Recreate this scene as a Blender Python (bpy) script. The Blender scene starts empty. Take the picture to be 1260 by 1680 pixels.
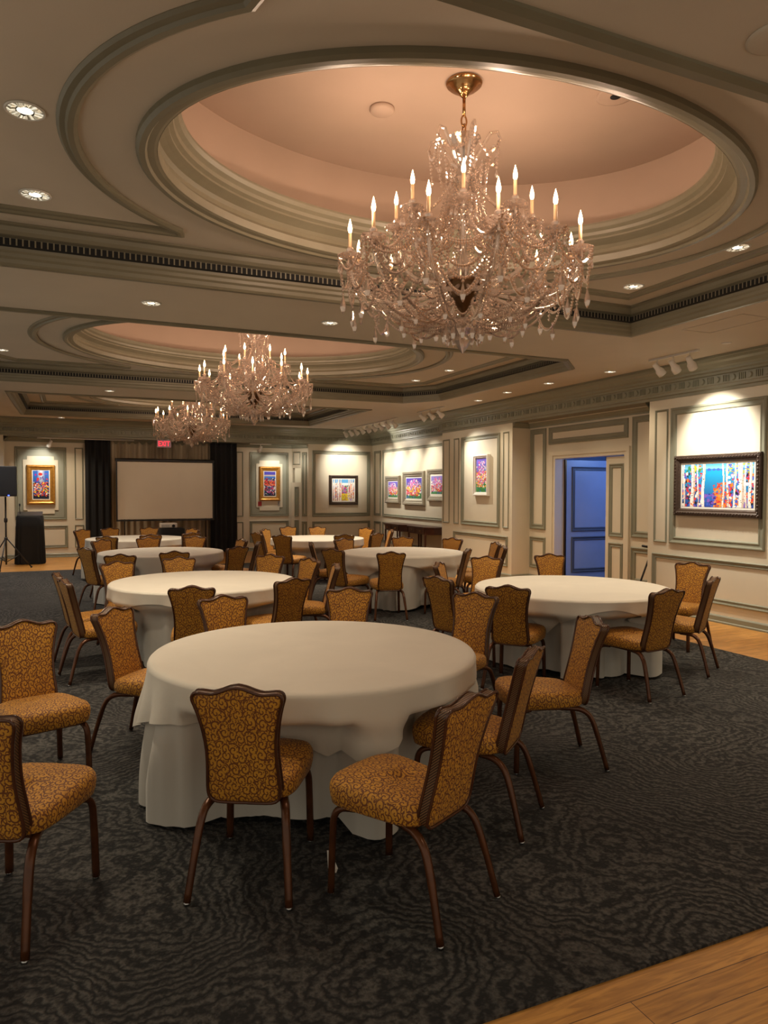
import bpy, bmesh, math, random
from mathutils import Vector, Matrix, noise
from mathutils.geometry import tessellate_polygon
R = random.Random(7)
C = bpy.context.scene.collection
PI = math.pi
def rad(d): return d * PI / 180
# ------------------------------------------------------------------ materials
def mat(name, col=(.8, .8, .8), rough=.6, metal=0., **kw):
    m = bpy.data.materials.new(name); m.use_nodes = True
    b = m.node_tree.nodes['Principled BSDF']
    b.inputs['Base Color'].default_value = (*col, 1)
    b.inputs['Roughness'].default_value = rough
    b.inputs['Metallic'].default_value = metal
    for k, v in kw.items(): b.inputs[k].default_value = v
    return m
class NT:
    def __init__(s, m): s.t = m.node_tree; s.b = s.t.nodes.get('Principled BSDF')
    def n(s, typ, ins={}, **props):
        nd = s.t.nodes.new('ShaderNode' + typ)
        for k, v in props.items(): setattr(nd, k, v)
        for k, v in ins.items():
            if isinstance(v, bpy.types.NodeSocket): s.t.links.new(v, nd.inputs[k])
            else: nd.inputs[k].default_value = v
        return nd
    def m(s, op, a, b=0., c=0.):
        return s.n('Math', {0: a, 1: b, 2: c}, operation=op).outputs[0]
    def l(s, a, b): s.t.links.new(a, b)
    def ramp(s, fac, stops):
        r = s.n('ValToRGB', {0: fac}); e = r.color_ramp.elements
        while len(e) < len(stops): e.new(.5)
        for i, (p, c) in enumerate(stops): e[i].position = p; e[i].color = (*c, 1)
        return r.outputs[0]
    def bump(s, h, strength=.3, dist=.01):
        s.l(s.n('Bump', {'Height': h, 'Strength': strength, 'Distance': dist}).outputs[0], s.b.inputs['Normal'])
def mottled(name, c1, c2, rough=.6, scale=3., bump=0., bscale=60., metal=0.):
    m = mat(name, c1, rough, metal); t = NT(m)
    co = t.n('TexCoord').outputs['Object']
    f = t.n('TexNoise', {'Vector': co, 'Scale': scale, 'Detail': 4.}).outputs['Fac']
    t.l(t.ramp(f, [(.3, c1), (.7, c2)]), t.b.inputs['Base Color'])
    if bump: t.bump(t.n('TexNoise', {'Vector': co, 'Scale': bscale, 'Detail': 2.}).outputs['Fac'], bump, .004)
    return m
M = {}
M['wall'] = mottled('cream_paint', (.64, .575, .445), (.68, .615, .48), .5, 1.5)
M['sage'] = mottled('sage_paint', (.215, .215, .155), (.245, .24, .175), .42, 3.)
M['sagelt'] = mottled('sage_field_paint', (.27, .275, .215), (.30, .30, .235), .5, 2.)
M['ceil'] = mottled('ceiling_paint', (.57, .50, .405), (.60, .525, .425), .8, 2., .12, 180.)
M['crown'] = mottled('crown_paint', (.185, .165, .110), (.21, .19, .13), .4, 3.)
M['dome'] = mottled('dome_plaster', (.42, .31, .235), (.46, .335, .255), .7, 1.2)
M['black'] = mat('black_fabric', (.006, .006, .007), .85)
M['blackplastic'] = mat('black_plastic', (.01, .01, .011), .45)
M['slot'] = mat('vent_slot_black', (.004, .004, .005), .8)
M['white'] = mat('white_fixture_metal', (.72, .68, .62), .4)
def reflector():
    m = mat('downlight_reflector_glints', (.7, .66, .55), .25, 1.); t = NT(m)
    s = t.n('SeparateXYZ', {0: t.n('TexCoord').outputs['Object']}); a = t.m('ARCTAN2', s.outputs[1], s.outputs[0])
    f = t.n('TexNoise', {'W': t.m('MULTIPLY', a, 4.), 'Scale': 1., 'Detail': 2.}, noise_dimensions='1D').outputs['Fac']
    c = t.ramp(f, [(.38, (.10, .08, .05)), (.5, (.5, .42, .28)), (.64, (1, .93, .75))])  # painted streaks, made to glow, imitate glints of the lamp inside
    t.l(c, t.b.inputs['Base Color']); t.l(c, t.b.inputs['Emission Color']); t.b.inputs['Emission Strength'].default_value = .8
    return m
M['chrome_glints'] = reflector()
M['brass'] = mottled('polished_brass', (.55, .32, .14), (.38, .2, .08), .18, 8., metal=1.)
M['darkbrass'] = mat('dark_brass', (.12, .07, .035), .3, 1.)
M['candle'] = mat('candle_sleeve', (.75, .5, .28), .5)
M['screen'] = mottled('projection_screen_fabric', (.74, .70, .60), (.80, .76, .65), .8, 1.1)
M['mahog'] = mottled('dark_mahogany', (.045, .014, .008), (.075, .024, .013), .28, 9.)
M['gold'] = mottled('gold_leaf_frame', (.55, .27, .05), (.38, .17, .03), .35, 25., .3, 90., .6)
M['bronzef'] = mottled('carved_dark_frame', (.035, .02, .014), (.07, .045, .03), .38, 60., .6, 120., .3)
M['silverf'] = mottled('champagne_frame', (.34, .30, .23), (.44, .40, .31), .38, 30., metal=.4)
M['whitef'] = mat('white_frame', (.78, .74, .68), .4)
M['mat'] = mat('picture_mat', (.85, .82, .74), .7)
M['legm'] = mottled('bronze_brown_leg', (.07, .024, .009), (.12, .042, .015), .26, 14., metal=.35)
M['rim'] = mottled('walnut_rim', (.055, .02, .010), (.09, .032, .014), .25, 10.)
M['glide'] = mat('steel_glide', (.5, .5, .5), .3, 1.)
M['paper'] = mat('white_paper', (.75, .72, .66), .8)
M['red'] = mat('red_card', (.35, .02, .02), .6)
M['grey'] = mat('grey_card', (.3, .3, .3), .6)
M['bluehall'] = mottled('hallway_paint_blue_lit', (.30, .38, .55), (.34, .42, .60), .35, 2.)  # blue of the hall lighting is put into this wall and leaf colour
M['bluetrim'] = mat('hallway_moulding_blue_lit', (.08, .10, .14), .35)  # moulding tinted by the same painted-in blue light
M['hallfloor'] = mat('hallway_carpet', (.03, .035, .05), .9)

def cloth_mat(name, c):
    m = mat(name, c, .75, **{'Sheen Weight': .15}); t = NT(m)
    co = t.n('TexCoord').outputs['Object']
    f = t.n('TexNoise', {'Vector': co, 'Scale': 2.2, 'Detail': 3., 'Distortion': .8}).outputs['Fac']
    t.l(t.ramp(f, [(.3, c), (.7, tuple(x * .93 for x in c))]), t.b.inputs['Base Color'])
    t.bump(t.n('TexNoise', {'Vector': co, 'Scale': 5., 'Detail': 5.}).outputs['Fac'], .25, .02)
    return m
M['cloth'] = cloth_mat('white_linen', (.74, .69, .60))
M['cloth2'] = cloth_mat('white_linen_shaded', (.60, .565, .505))  # greyer copy of the linen: shade below the overlay put into the colour
def emis(name, col, s):
    m = bpy.data.materials.new(name); m.use_nodes = True; t = NT(m)
    t.t.nodes.remove(t.b)
    e = t.n('Emission', {'Color': (*col, 1), 'Strength': s})
    t.l(e.outputs[0], t.t.nodes['Material Output'].inputs[0]); return m
M['bulb'] = emis('candle_bulb_glow', (1, .62, .32), 26.)
M['lamp'] = emis('downlight_lamp_glow', (1, .86, .62), 2.2)
M['spotlens'] = emis('spot_lens_glow', (1, .93, .8), 14.)
M['spotdim'] = emis('spot_lens_dim', (1, .85, .65), 1.2)
M['led'] = emis('blue_led', (.05, .1, 1), 6.)
M['exitred'] = emis('exit_letters_red', (1, .04, .06), 1.6)
M['exitface'] = emis('exit_sign_face', (.8, .35, .30), .22)

def damask():
    m = mat('gold_damask_fabric', (.5, .25, .05), .66, **{'Sheen Weight': .06}); t = NT(m)
    uv = t.n('UVMap').outputs[0]
    warp = t.n('TexNoise', {'Vector': uv, 'Scale': 11., 'Detail': 1.}).outputs['Color']
    w = t.n('VectorMath', {0: warp, 1: (.5, .5, .5)}, operation='SUBTRACT').outputs[0]
    w = t.n('VectorMath', {0: w, 'Scale': .022}, operation='SCALE').outputs[0]
    p = t.n('VectorMath', {0: uv, 1: w}, operation='ADD').outputs[0]
    def swirl(scale, turns, off, thr):
        q = t.n('VectorMath', {0: p, 1: (scale, scale * .8, 0)}, operation='MULTIPLY').outputs[0]
        q = t.n('VectorMath', {0: q, 1: (off, off * .7, 0)}, operation='ADD').outputs[0]
        v = t.n('TexVoronoi', {'Vector': q, 'Scale': 1., 'Randomness': .75}, voronoi_dimensions='2D')
        d = t.n('VectorMath', {0: q, 1: v.outputs['Position']}, operation='SUBTRACT').outputs[0]
        s = t.n('SeparateXYZ', {0: d})
        a = t.m('ARCTAN2', s.outputs[1], s.outputs[0])
        r = v.outputs['Distance']
        sg = t.n('SeparateXYZ', {0: v.outputs['Color']}).outputs[0]
        sgn = t.m('SUBTRACT', t.m('MULTIPLY', t.m('GREATER_THAN', sg, .5), 2.), 1.)
        ph = t.m('ADD', t.m('MULTIPLY', a, sgn), t.m('MULTIPLY', r, turns))
        return t.m('SINE', ph), r
    s1, r1 = swirl(26., 15., 0., 0)
    s2, r2 = swirl(48., 9., 3.3, 0)
    k = t.m('MAXIMUM', t.m('MULTIPLY', s1, 1.), t.m('SUBTRACT', t.m('MULTIPLY', s2, .9), t.m('MULTIPLY', t.m('GREATER_THAN', .33, r1), .9)))
    f = t.ramp(k, [(.42, (0, 0, 0)), (.62, (1, 1, 1))])
    cl = t.n('TexNoise', {'Vector': uv, 'Scale': 3., 'Detail': 2.}).outputs['Fac']
    base = t.ramp(cl, [(.3, (.50, .23, .017)), (.7, (.60, .29, .025))])
    mx = t.n('MixRGB', {0: f, 1: base, 2: (.145, .040, .006, 1)})
    t.l(mx.outputs[0], t.b.inputs['Base Color'])
    t.bump(t.n('TexNoise', {'Vector': uv, 'Scale': 500., 'Detail': 2.}).outputs['Fac'], .25, .002)
    return m
M['damask'] = damask()
def rope():
    m = mat('twisted_rope_trim', (.10, .05, .02), .45); t = NT(m)
    co = t.n('TexCoord').outputs['Object']
    s = t.n('SeparateXYZ', {0: co})
    k = t.m('SINE', t.m('MULTIPLY', t.m('ADD', s.outputs[2], t.m('MULTIPLY', s.outputs[1], .8)), 600.))
    t.l(t.ramp(t.m('MULTIPLY_ADD', k, .5, .5), [(.3, (.03, .012, .005)), (.7, (.20, .10, .04))]), t.b.inputs['Base Color'])
    return m
M['rope'] = rope()
def carpet():
    m = mat('charcoal_wave_carpet', (.02, .02, .02), .95); t = NT(m)
    co = t.n('TexCoord').outputs['Object']
    n1 = t.n('TexNoise', {'Vector': co, 'Scale': .50, 'Detail': 1.5, 'Roughness': .45}).outputs['Fac']
    n2 = t.n('TexNoise', {'Vector': co, 'Scale': 3.2, 'Detail': 1.}).outputs['Fac']
    n3 = t.n('TexNoise', {'Vector': co, 'Scale': 26., 'Detail': 2.}).outputs['Fac']
    s = t.n('SeparateXYZ', {0: co})
    ph = t.m('ADD', t.m('MULTIPLY', n1, 460.), t.m('MULTIPLY', n2, 34.))
    ph = t.m('ADD', ph, t.m('MULTIPLY', n3, 11.))
    ph = t.m('ADD', ph, t.m('MULTIPLY', s.outputs[1], 55.))
    k = t.m('MULTIPLY_ADD', t.m('SINE', ph), .5, .5)
    n4 = t.n('TexNoise', {'Vector': co, 'Scale': 55., 'Detail': 3.}).outputs['Fac']
    k = t.m('MULTIPLY', k, t.m('MULTIPLY_ADD', n4, 3.0, -.75))
    n5 = t.n('TexNoise', {'Vector': co, 'Scale': .9, 'Detail': 2.}).outputs['Fac']
    hi = t.ramp(n5, [(.3, (.062, .058, .055)), (.7, (.105, .10, .092))])
    mx = t.n('MixRGB', {0: k, 1: (.007, .007, .008, 1), 2: hi})
    t.l(mx.outputs[0], t.b.inputs['Base Color'])
    t.bump(k, .6, .012)
    return m
M['carpet'] = carpet()
def wood():
    m = mat('oak_plank_floor', (.4, .2, .06), .33); t = NT(m)
    co = t.n('TexCoord').outputs['Object']
    br = t.n('TexBrick', {'Vector': co, 'Color1': (.50, .24, .055, 1), 'Color2': (.64, .33, .09, 1), 'Mortar': (.10, .04, .012, 1),
        'Scale': 1., 'Mortar Size': .0018, 'Brick Width': 1.7, 'Row Height': .13, 'Bias': 0.}, offset=.37)
    q = t.n('VectorMath', {0: co, 1: (2.2, 26., 1.)}, operation='MULTIPLY').outputs[0]
    g = t.n('TexNoise', {'Vector': q, 'Scale': 1.3, 'Detail': 7., 'Distortion': 1.6}).outputs['Fac']
    gr = t.ramp(g, [(.32, (.60, .52, .45)), (.62, (1.08, 1.05, 1.))])
    mx = t.n('MixRGB', {0: 1., 1: br.outputs[0], 2: gr}, blend_type='MULTIPLY')
    t.l(mx.outputs[0], t.b.inputs['Base Color'])
    return m
M['wood'] = wood()
def crystal(name='cut_crystal', tint=(1, .90, .82), g=.45, rough=.06):
    m = bpy.data.materials.new(name); m.use_nodes = True; t = NT(m); t.t.nodes.remove(t.b)
    tr = t.n('BsdfTransparent', {'Color': (*tuple(min(1, .45 + .45 * c) for c in tint), 1)})
    gl = t.n('BsdfGlossy', {'Color': (*tint, 1), 'Roughness': rough})
    rf = t.n('BsdfRefraction', {'Color': (*tint, 1), 'Roughness': .03, 'IOR': 1.5})
    m1 = t.n('MixShader', {0: .5, 1: tr.outputs[0], 2: rf.outputs[0]})
    m2 = t.n('MixShader', {0: g, 1: m1.outputs[0], 2: gl.outputs[0]})
    df = t.n('BsdfTranslucent', {'Color': (1, .84, .74, 1)}); dd_ = t.n('BsdfDiffuse', {'Color': (1, .84, .74, 1)})
    dm = t.n('MixShader', {0: .5, 1: df.outputs[0], 2: dd_.outputs[0]})
    m2 = t.n('MixShader', {0: .22, 1: m2.outputs[0], 2: dm.outputs[0]})
    t.l(m2.outputs[0], t.t.nodes['Material Output'].inputs[0])
    return m
M['crystal'] = crystal()
M['glass'] = crystal('clear_glass_arm', (1, .95, .90), .30, .05)
def sheer():
    m = mat('taupe_sheer_curtain', (.16, .13, .09), .8); t = NT(m)
    co = t.n('TexCoord').outputs['Object']
    f = t.n('TexNoise', {'Vector': t.n('VectorMath', {0: co, 1: (9., 1., .4)}, operation='MULTIPLY').outputs[0], 'Scale': 1., 'Detail': 3.}).outputs['Fac']
    t.l(t.ramp(f, [(.3, (.20, .16, .105)), (.7, (.46, .38, .27))]), t.b.inputs['Base Color']); return m
M['sheer'] = sheer()
def paintmat():
    m = mat('oil_paint', (.5, .5, .5), .45); t = NT(m)
    a = t.n('VertexColor', layer_name='paint')
    t.l(a.outputs[0], t.b.inputs['Base Color'])
    t.l(a.outputs[0], t.b.inputs['Emission Color']); t.b.inputs['Emission Strength'].default_value = .0
    return m
M['paint'] = paintmat()
# ------------------------------------------------------------------ mesh helpers
class MB:
    def __init__(s): s.v = []; s.f = []; s.uv = {}; s.sm = []
    def add(s, vs, fs, smooth=False):
        b = len(s.v); s.v += [tuple(v) for v in vs]
        for f in fs: s.f.append(tuple(i + b for i in f)); s.sm.append(smooth)
    def box(s, x0, x1, y0, y1, z0, z1):
        s.add([(x0,y0,z0),(x1,y0,z0),(x1,y1,z0),(x0,y1,z0),(x0,y0,z1),(x1,y0,z1),(x1,y1,z1),(x0,y1,z1)],
              [(0,3,2,1),(4,5,6,7),(0,1,5,4),(1,2,6,5),(2,3,7,6),(3,0,4,7)])
    def obox(s, c, size, mtx):
        vs = [mtx @ Vector((sx*size[0]/2, sy*size[1]/2, sz*size[2]/2)) + Vector(c) for sz in (-1,1) for sx,sy in ((-1,-1),(1,-1),(1,1),(-1,1))]
        s.add(vs, [(0,3,2,1),(4,5,6,7),(0,1,5,4),(1,2,6,5),(2,3,7,6),(3,0,4,7)])
    def lathe(s, prof, c=(0,0,0), n=20, smooth=True, mtx=None):
        vs = []; fs = []
        for r, z in prof:
            for i in range(n):
                a = 2*PI*i/n; p = Vector((r*math.cos(a), r*math.sin(a), z))
                if mtx: p = mtx @ p
                vs.append(p + Vector(c))
        for j in range(len(prof)-1):
            for i in range(n):
                k = (i+1) % n; fs.append((j*n+i, j*n+k, (j+1)*n+k, (j+1)*n+i))
        fs.append(tuple(range(n-1,-1,-1))); fs.append(tuple((len(prof)-1)*n+i for i in range(n)))
        s.add(vs, fs, smooth)
    def tube(s, pts, r, n=8, smooth=True, sq=1., caps=True):
        pts = [Vector(p) for p in pts]; m = len(pts)
        rs = r if isinstance(r, (list, tuple)) else [r]*m
        vs = []; fs = []; prev = None
        for i, p in enumerate(pts):
            d = (pts[min(i+1,m-1)] - pts[max(i-1,0)]).normalized()
            if prev is None:
                up = Vector((0,0,1)) if abs(d.z) < .9 else Vector((1,0,0))
                a = d.cross(up).normalized()
            else: a = (prev - d*prev.dot(d)).normalized()
            prev = a; b = d.cross(a)
            for k in range(n):
                t = 2*PI*k/n; vs.append(p + a*math.cos(t)*rs[i] + b*math.sin(t)*rs[i]*sq)
        for i in range(m-1):
            for k in range(n):
                l = (k+1) % n; fs.append((i*n+k, i*n+l, (i+1)*n+l, (i+1)*n+k))
        if caps: fs.append(tuple(range(n-1,-1,-1))); fs.append(tuple((m-1)*n+k for k in range(n)))
        s.add(vs, fs, smooth)
    def octa(s, c, r, h=None, n=5):
        h = h or r
        vs = [(c[0], c[1], c[2]+h), (c[0], c[1], c[2]-h)] + [(c[0]+r*math.cos(2*PI*i/n), c[1]+r*math.sin(2*PI*i/n), c[2]) for i in range(n)]
        fs = []
        for i in range(n):
            j = 2+i; k = 2+(i+1) % n; fs += [(0,j,k), (1,k,j)]
        s.add(vs, fs)
    def drop(s, c, r, h, n=6):   # pointed cut pendant hanging from c
        x, y, z = c
        s.lathe([(r*.15,0),(r*.5,-h*.25),(r,-h*.62),(r*.55,-h*.88),(r*.05,-h)], (x,y,z), n, False)
    def build(s, name, m, parent=None, loc=None):
        me = bpy.data.meshes.new(name); me.from_pydata(s.v, [], s.f)
        me.polygons.foreach_set('use_smooth', s.sm)
        if m: me.materials.append(m)
        me.update()
        o = bpy.data.objects.new(name, me); C.objects.link(o)
        if parent: o.parent = parent
        if loc: o.location = loc
        return o
def fixn(o):
    bm = bmesh.new(); bm.from_mesh(o.data); bmesh.ops.recalc_face_normals(bm, faces=bm.faces); bm.to_mesh(o.data); bm.free(); return o
def bevel(o, w=.006, seg=2):
    md = o.modifiers.new('b', 'BEVEL'); md.width = w; md.segments = seg; md.limit_method = 'ANGLE'; md.angle_limit = rad(50); return o
def tag(o, label=None, cat=None, group=None, kind=None):
    if label: o['label'] = label
    if cat: o['category'] = cat
    if group: o['group'] = group
    if kind: o['kind'] = kind
    return o
def empty(name, loc=(0,0,0), rz=0., label=None, cat=None, group=None):
    o = bpy.data.objects.new(name, None); C.objects.link(o); o.location = loc; o.rotation_euler = (0,0,rz)
    o.empty_display_size = .1
    return tag(o, label, cat, group)
def struct(name, mb, m, parent=None):
    o = mb.build(name, m, parent)
    if not parent: o['kind'] = 'structure'
    return fixn(o)
def copy_tree(o, parent=None):
    c = o.copy(); C.objects.link(c)
    if parent is not None: c.parent = parent
    for ch in list(o.children): copy_tree(ch, c)
    return c
def sweep(mb, path, prof, closed=False, smooth=False):
    """path in XY; prof list of (offset to the left, z); mitred"""
    P = [Vector(p) for p in path]; n = len(P); rows = []
    for i in range(n):
        a = P[i-1] if (closed or i > 0) else None; b = P[(i+1) % n] if (closed or i < n-1) else None
        d1 = (P[i]-a).normalized() if a is not None else (b-P[i]).normalized()
        d2 = (b-P[i]).normalized() if b is not None else d1
        n1 = Vector((-d1.y, d1.x)); n2 = Vector((-d2.y, d2.x)); mm = (n1+n2).normalized()
        k = 1/max(.3, mm.dot(n1)); rows.append((P[i], mm*k))
    vs = [(p.x+m_.x*o, p.y+m_.y*o, z) for p, m_ in rows for o, z in prof]; q = len(prof); fs = []
    for i in range(n if closed else n-1):
        j = (i+1) % n
        for k in range(q-1): fs.append((i*q+k, j*q+k, j*q+k+1, i*q+k+1))
    mb.add(vs, fs, smooth)
def planemap(kind, c, sgn):
    """kind 'x': wall plane x=c, u=y; 'y': plane y=c, u=x; h = distance out of the wall into the room"""
    if kind == 'x': return lambda u, z, h: (c + sgn*h, u, z)
    return lambda u, z, h: (u, c + sgn*h, z)
def rectsweep(mb, mp, u0, u1, z0, z1, prof):
    q = len(prof); vs = []
    for su, sz in ((0,0),(1,0),(1,1),(0,1)):
        for o, h in prof:
            u = u0+o if su == 0 else u1-o; z = z0+o if sz == 0 else z1-o
            vs.append(mp(u, z, h))
    fs = []
    for i in range(4):
        j = (i+1) % 4
        for k in range(q-1): fs.append((i*q+k, j*q+k, j*q+k+1, i*q+k+1))
    mb.add(vs, fs)
BIG = [(0,0),(0,.022),(.012,.032),(.026,.030),(.034,.018),(.05,.014),(.066,.014),(.074,.020),(.086,.020),(.094,.006),(.10,0)]
MID = [(o*.72, h*.8) for o, h in BIG]
THIN = [(0,0),(0,.012),(.010,.018),(.022,.010),(.03,0)]
# ------------------------------------------------------------------ room dimensions
XR, XC, XD = 7.7, 8.05, 8.1
YF, YR = 19.3, 19.75
ZC, ZU, ZT = 3.42, 3.68, 4.42
XL = -2.9
# floor
b = MB(); b.box(XL, 10.6, -1.2, 22, -.1, 0); fl = struct('floor', b, M['wood'])
b = MB(); b.box(XL+.02, 6.37, 1.93, 16.5, .001, .012)
cp = fixn(b.build('carpet', M['carpet'])); tag(cp, 'charcoal carpet with wavy line pattern covering the middle of the wooden floor', 'carpet')
# walls: right side
def wallbox(name, *a, m='wall', parent=None):
    b = MB(); b.box(*a); return struct(name, b, M[m], parent)
wA = wallbox('wall_right', XR, XR+.6, -1.2, 8.02, 0, ZC)
wB = wallbox('wall_right', XR, XR+.6, 11.54, 14.35, 0, ZC)
wC = wallbox('wall_right', XC, XC+.4, 14.35, YF+.4, 0, ZC)
b = MB()
b.box(XD, XD+.19, 8.02, 8.91, 0, 3.0); b.box(XD, XD+.19, 10.73, 11.54, 0, 3.0); b.box(XD, XD+.19, 8.91, 10.73, 2.29, 3.0)
wD = struct('wall_right', b, M['wall'])
b = MB(); b.box(XR, XR+.6, 8.02, 11.54, 3.0, ZC); bm1 = struct('trim_1', b, M['crown'])
# back walls
b = MB(); b.box(6.10, XC+.4, YF, YF+.4, 0, ZC); wBK = struct('wall_back', b, M['wall'])
wG = wallbox('wall_back', 4.11, 5.76, YR, YR+.2, 0, 3.02)
wP = wallbox('wall_back', -1.47, .352, YR, YR+.2, 0, 3.02)
wN = wallbox('wall_back', .352, 4.11, YR+.12, YR+.3, 0, 3.02, m='sheer')
wLp = wallbox('wall_back', XL, -1.47, YF, YF+.6, 0, ZC)
b = MB(); b.box(-1.47, 6.10, YF, YR+.4, 2.98, ZC); struct('trim_2', b, M['crown'])
wL = wallbox('wall_left', XL-.2, XL, 13.0, 22, 0, ZC)
# diagonal wall with a small doorway
D0, D1 = Vector((5.76, YR)), Vector((6.10, YF)); dd = (D1-D0); dl = dd.length; dn = dd.normalized(); dout = Vector((dn.y, -dn.x))*-1
def diagbox(mb, t0, t1, z0, z1, th=.1):
    a = D0+dn*t0; c = D0+dn*t1; k = Vector((-dn.y, dn.x))*th
    mb.add([(a.x,a.y,z0),(c.x,c.y,z0),(c.x+k.x,c.y+k.y,z0),(a.x+k.x,a.y+k.y,z0),(a.x,a.y,z1),(c.x,c.y,z1),(c.x+k.x,c.y+k.y,z1),(a.x+k.x,a.y+k.y,z1)],
           [(0,3,2,1),(4,5,6,7),(0,1,5,4),(1,2,6,5),(2,3,7,6),(3,0,4,7)])
b = MB(); diagbox(b, 0, .03, 0, 3.0); diagbox(b, .32, dl, 0, 3.0); diagbox(b, .03, .32, 2.33, 3.0); wDg = struct('wall_back', b, M['wall'])
b = MB(); b.box(5.3, 7.2, 21.0, 21.1, 0, 3.0); b.box(5.3, 5.4, 19.95, 21, 0, 3); b.box(7.1, 7.2, 19.75, 21, 0, 3); b.box(5.3, 7.2, 19.96, 21, 2.6, 2.7); struct('wall_back', b, M['wall'])
# ceilings with openings
def flat(name, outer, holes, z, m, up=False, parent=None):
    polys = [[Vector((x,y,z)) for x,y in outer]] + [[Vector((x,y,z)) for x,y in h] for h in holes]
    allv = [v for p in polys for v in p]; tr = tessellate_polygon(polys)
    mb = MB(); mb.add(allv, [t if not up else t[::-1] for t in tr])
    return struct(name, mb, m, parent)
def ell(cx, cy, a, bb, n=72): return [(cx+a*math.cos(2*PI*i/n), cy+bb*math.sin(2*PI*i/n)) for i in range(n)]
CX = 2.42
def opening(k):
    if k == 0: return [(CX-4.0,2.25),(5.60,2.25),(5.60,6.12),(CX-4.0,6.12)]
    if k == 2: return [(-.95,14.17),(5.78,14.17),(5.78,18.16),(-.95,18.16)]
    xl, xr, y0, y1, c = CX-3.95, CX+3.95, 7.73, 12.63, .46
    return [(xl+c,y0),(xr-c,y0),(xr,y0+c),(xr,y1-.66),(xr-c,y1),(xl+c,y1),(xl,y1-.66),(xl,y0+c)]
RING = [(CX,4.25,2.07,1.53),(CX,10.15,2.5,2.02),(CX,16.16,2.07,1.5)]
ops = [opening(i) for i in range(3)]
ce = flat('ceiling', [(XL,-1.2),(XC+.1,-1.2),(XC+.1,YF+.1),(XL,YF+.1)], ops, ZC, M['ceil'])
b = MB(); b.box(XR+.3, XD+.6, 8.0, 11.56, 2.985, 3.05); struct('ceiling', b, M['wall'])
SOFF = [(0,0),(-.09,0.0),(-.09,-.012),(-.06,-.03),(-.02,-.03),(0,-.012),(.004,.01),(.02,.03),(.035,.06),(.04,.085),(.055,.095)]
CROWN1 = [(-.09,ZC),(-.09,ZC-.014),(-.06,ZC-.026),(-.015,ZC-.026),(.0,ZC-.008),(.006,ZC+.02),(.022,ZC+.035),(.026,ZC+.06),(.04,ZC+.075),(.045,ZC+.098)]
SLOTP = [(.045,ZC+.098),(.075,ZC+.10),(.075,ZC+.148),(.045,ZC+.15)]
CROWN2 = [(.045,ZC+.15),(.05,ZC+.165),(.075,ZC+.18),(.09,ZC+.205),(.10,ZC+.235),(.125,ZC+.245),(.125,ZU)]
TRIMP = [(0,0),(0,-.022),(.02,-.034),(.05,-.034),(.062,-.02),(.09,-.016),(.105,-.004),(.105,0)]
def off_poly(P, d):
    out = []; n = len(P)
    for i in range(n):
        a, p, c = Vector(P[i-1]), Vector(P[i]), Vector(P[(i+1) % n])
        d1, d2 = (p-a).normalized(), (c-p).normalized(); n1 = Vector((-d1.y,d1.x)); n2 = Vector((-d2.y,d2.x)); m_ = (n1+n2).normalized()
        q = p + m_*d/max(.3, m_.dot(n1)); out.append((q.x, q.y))
    return out
tn = 10
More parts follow.
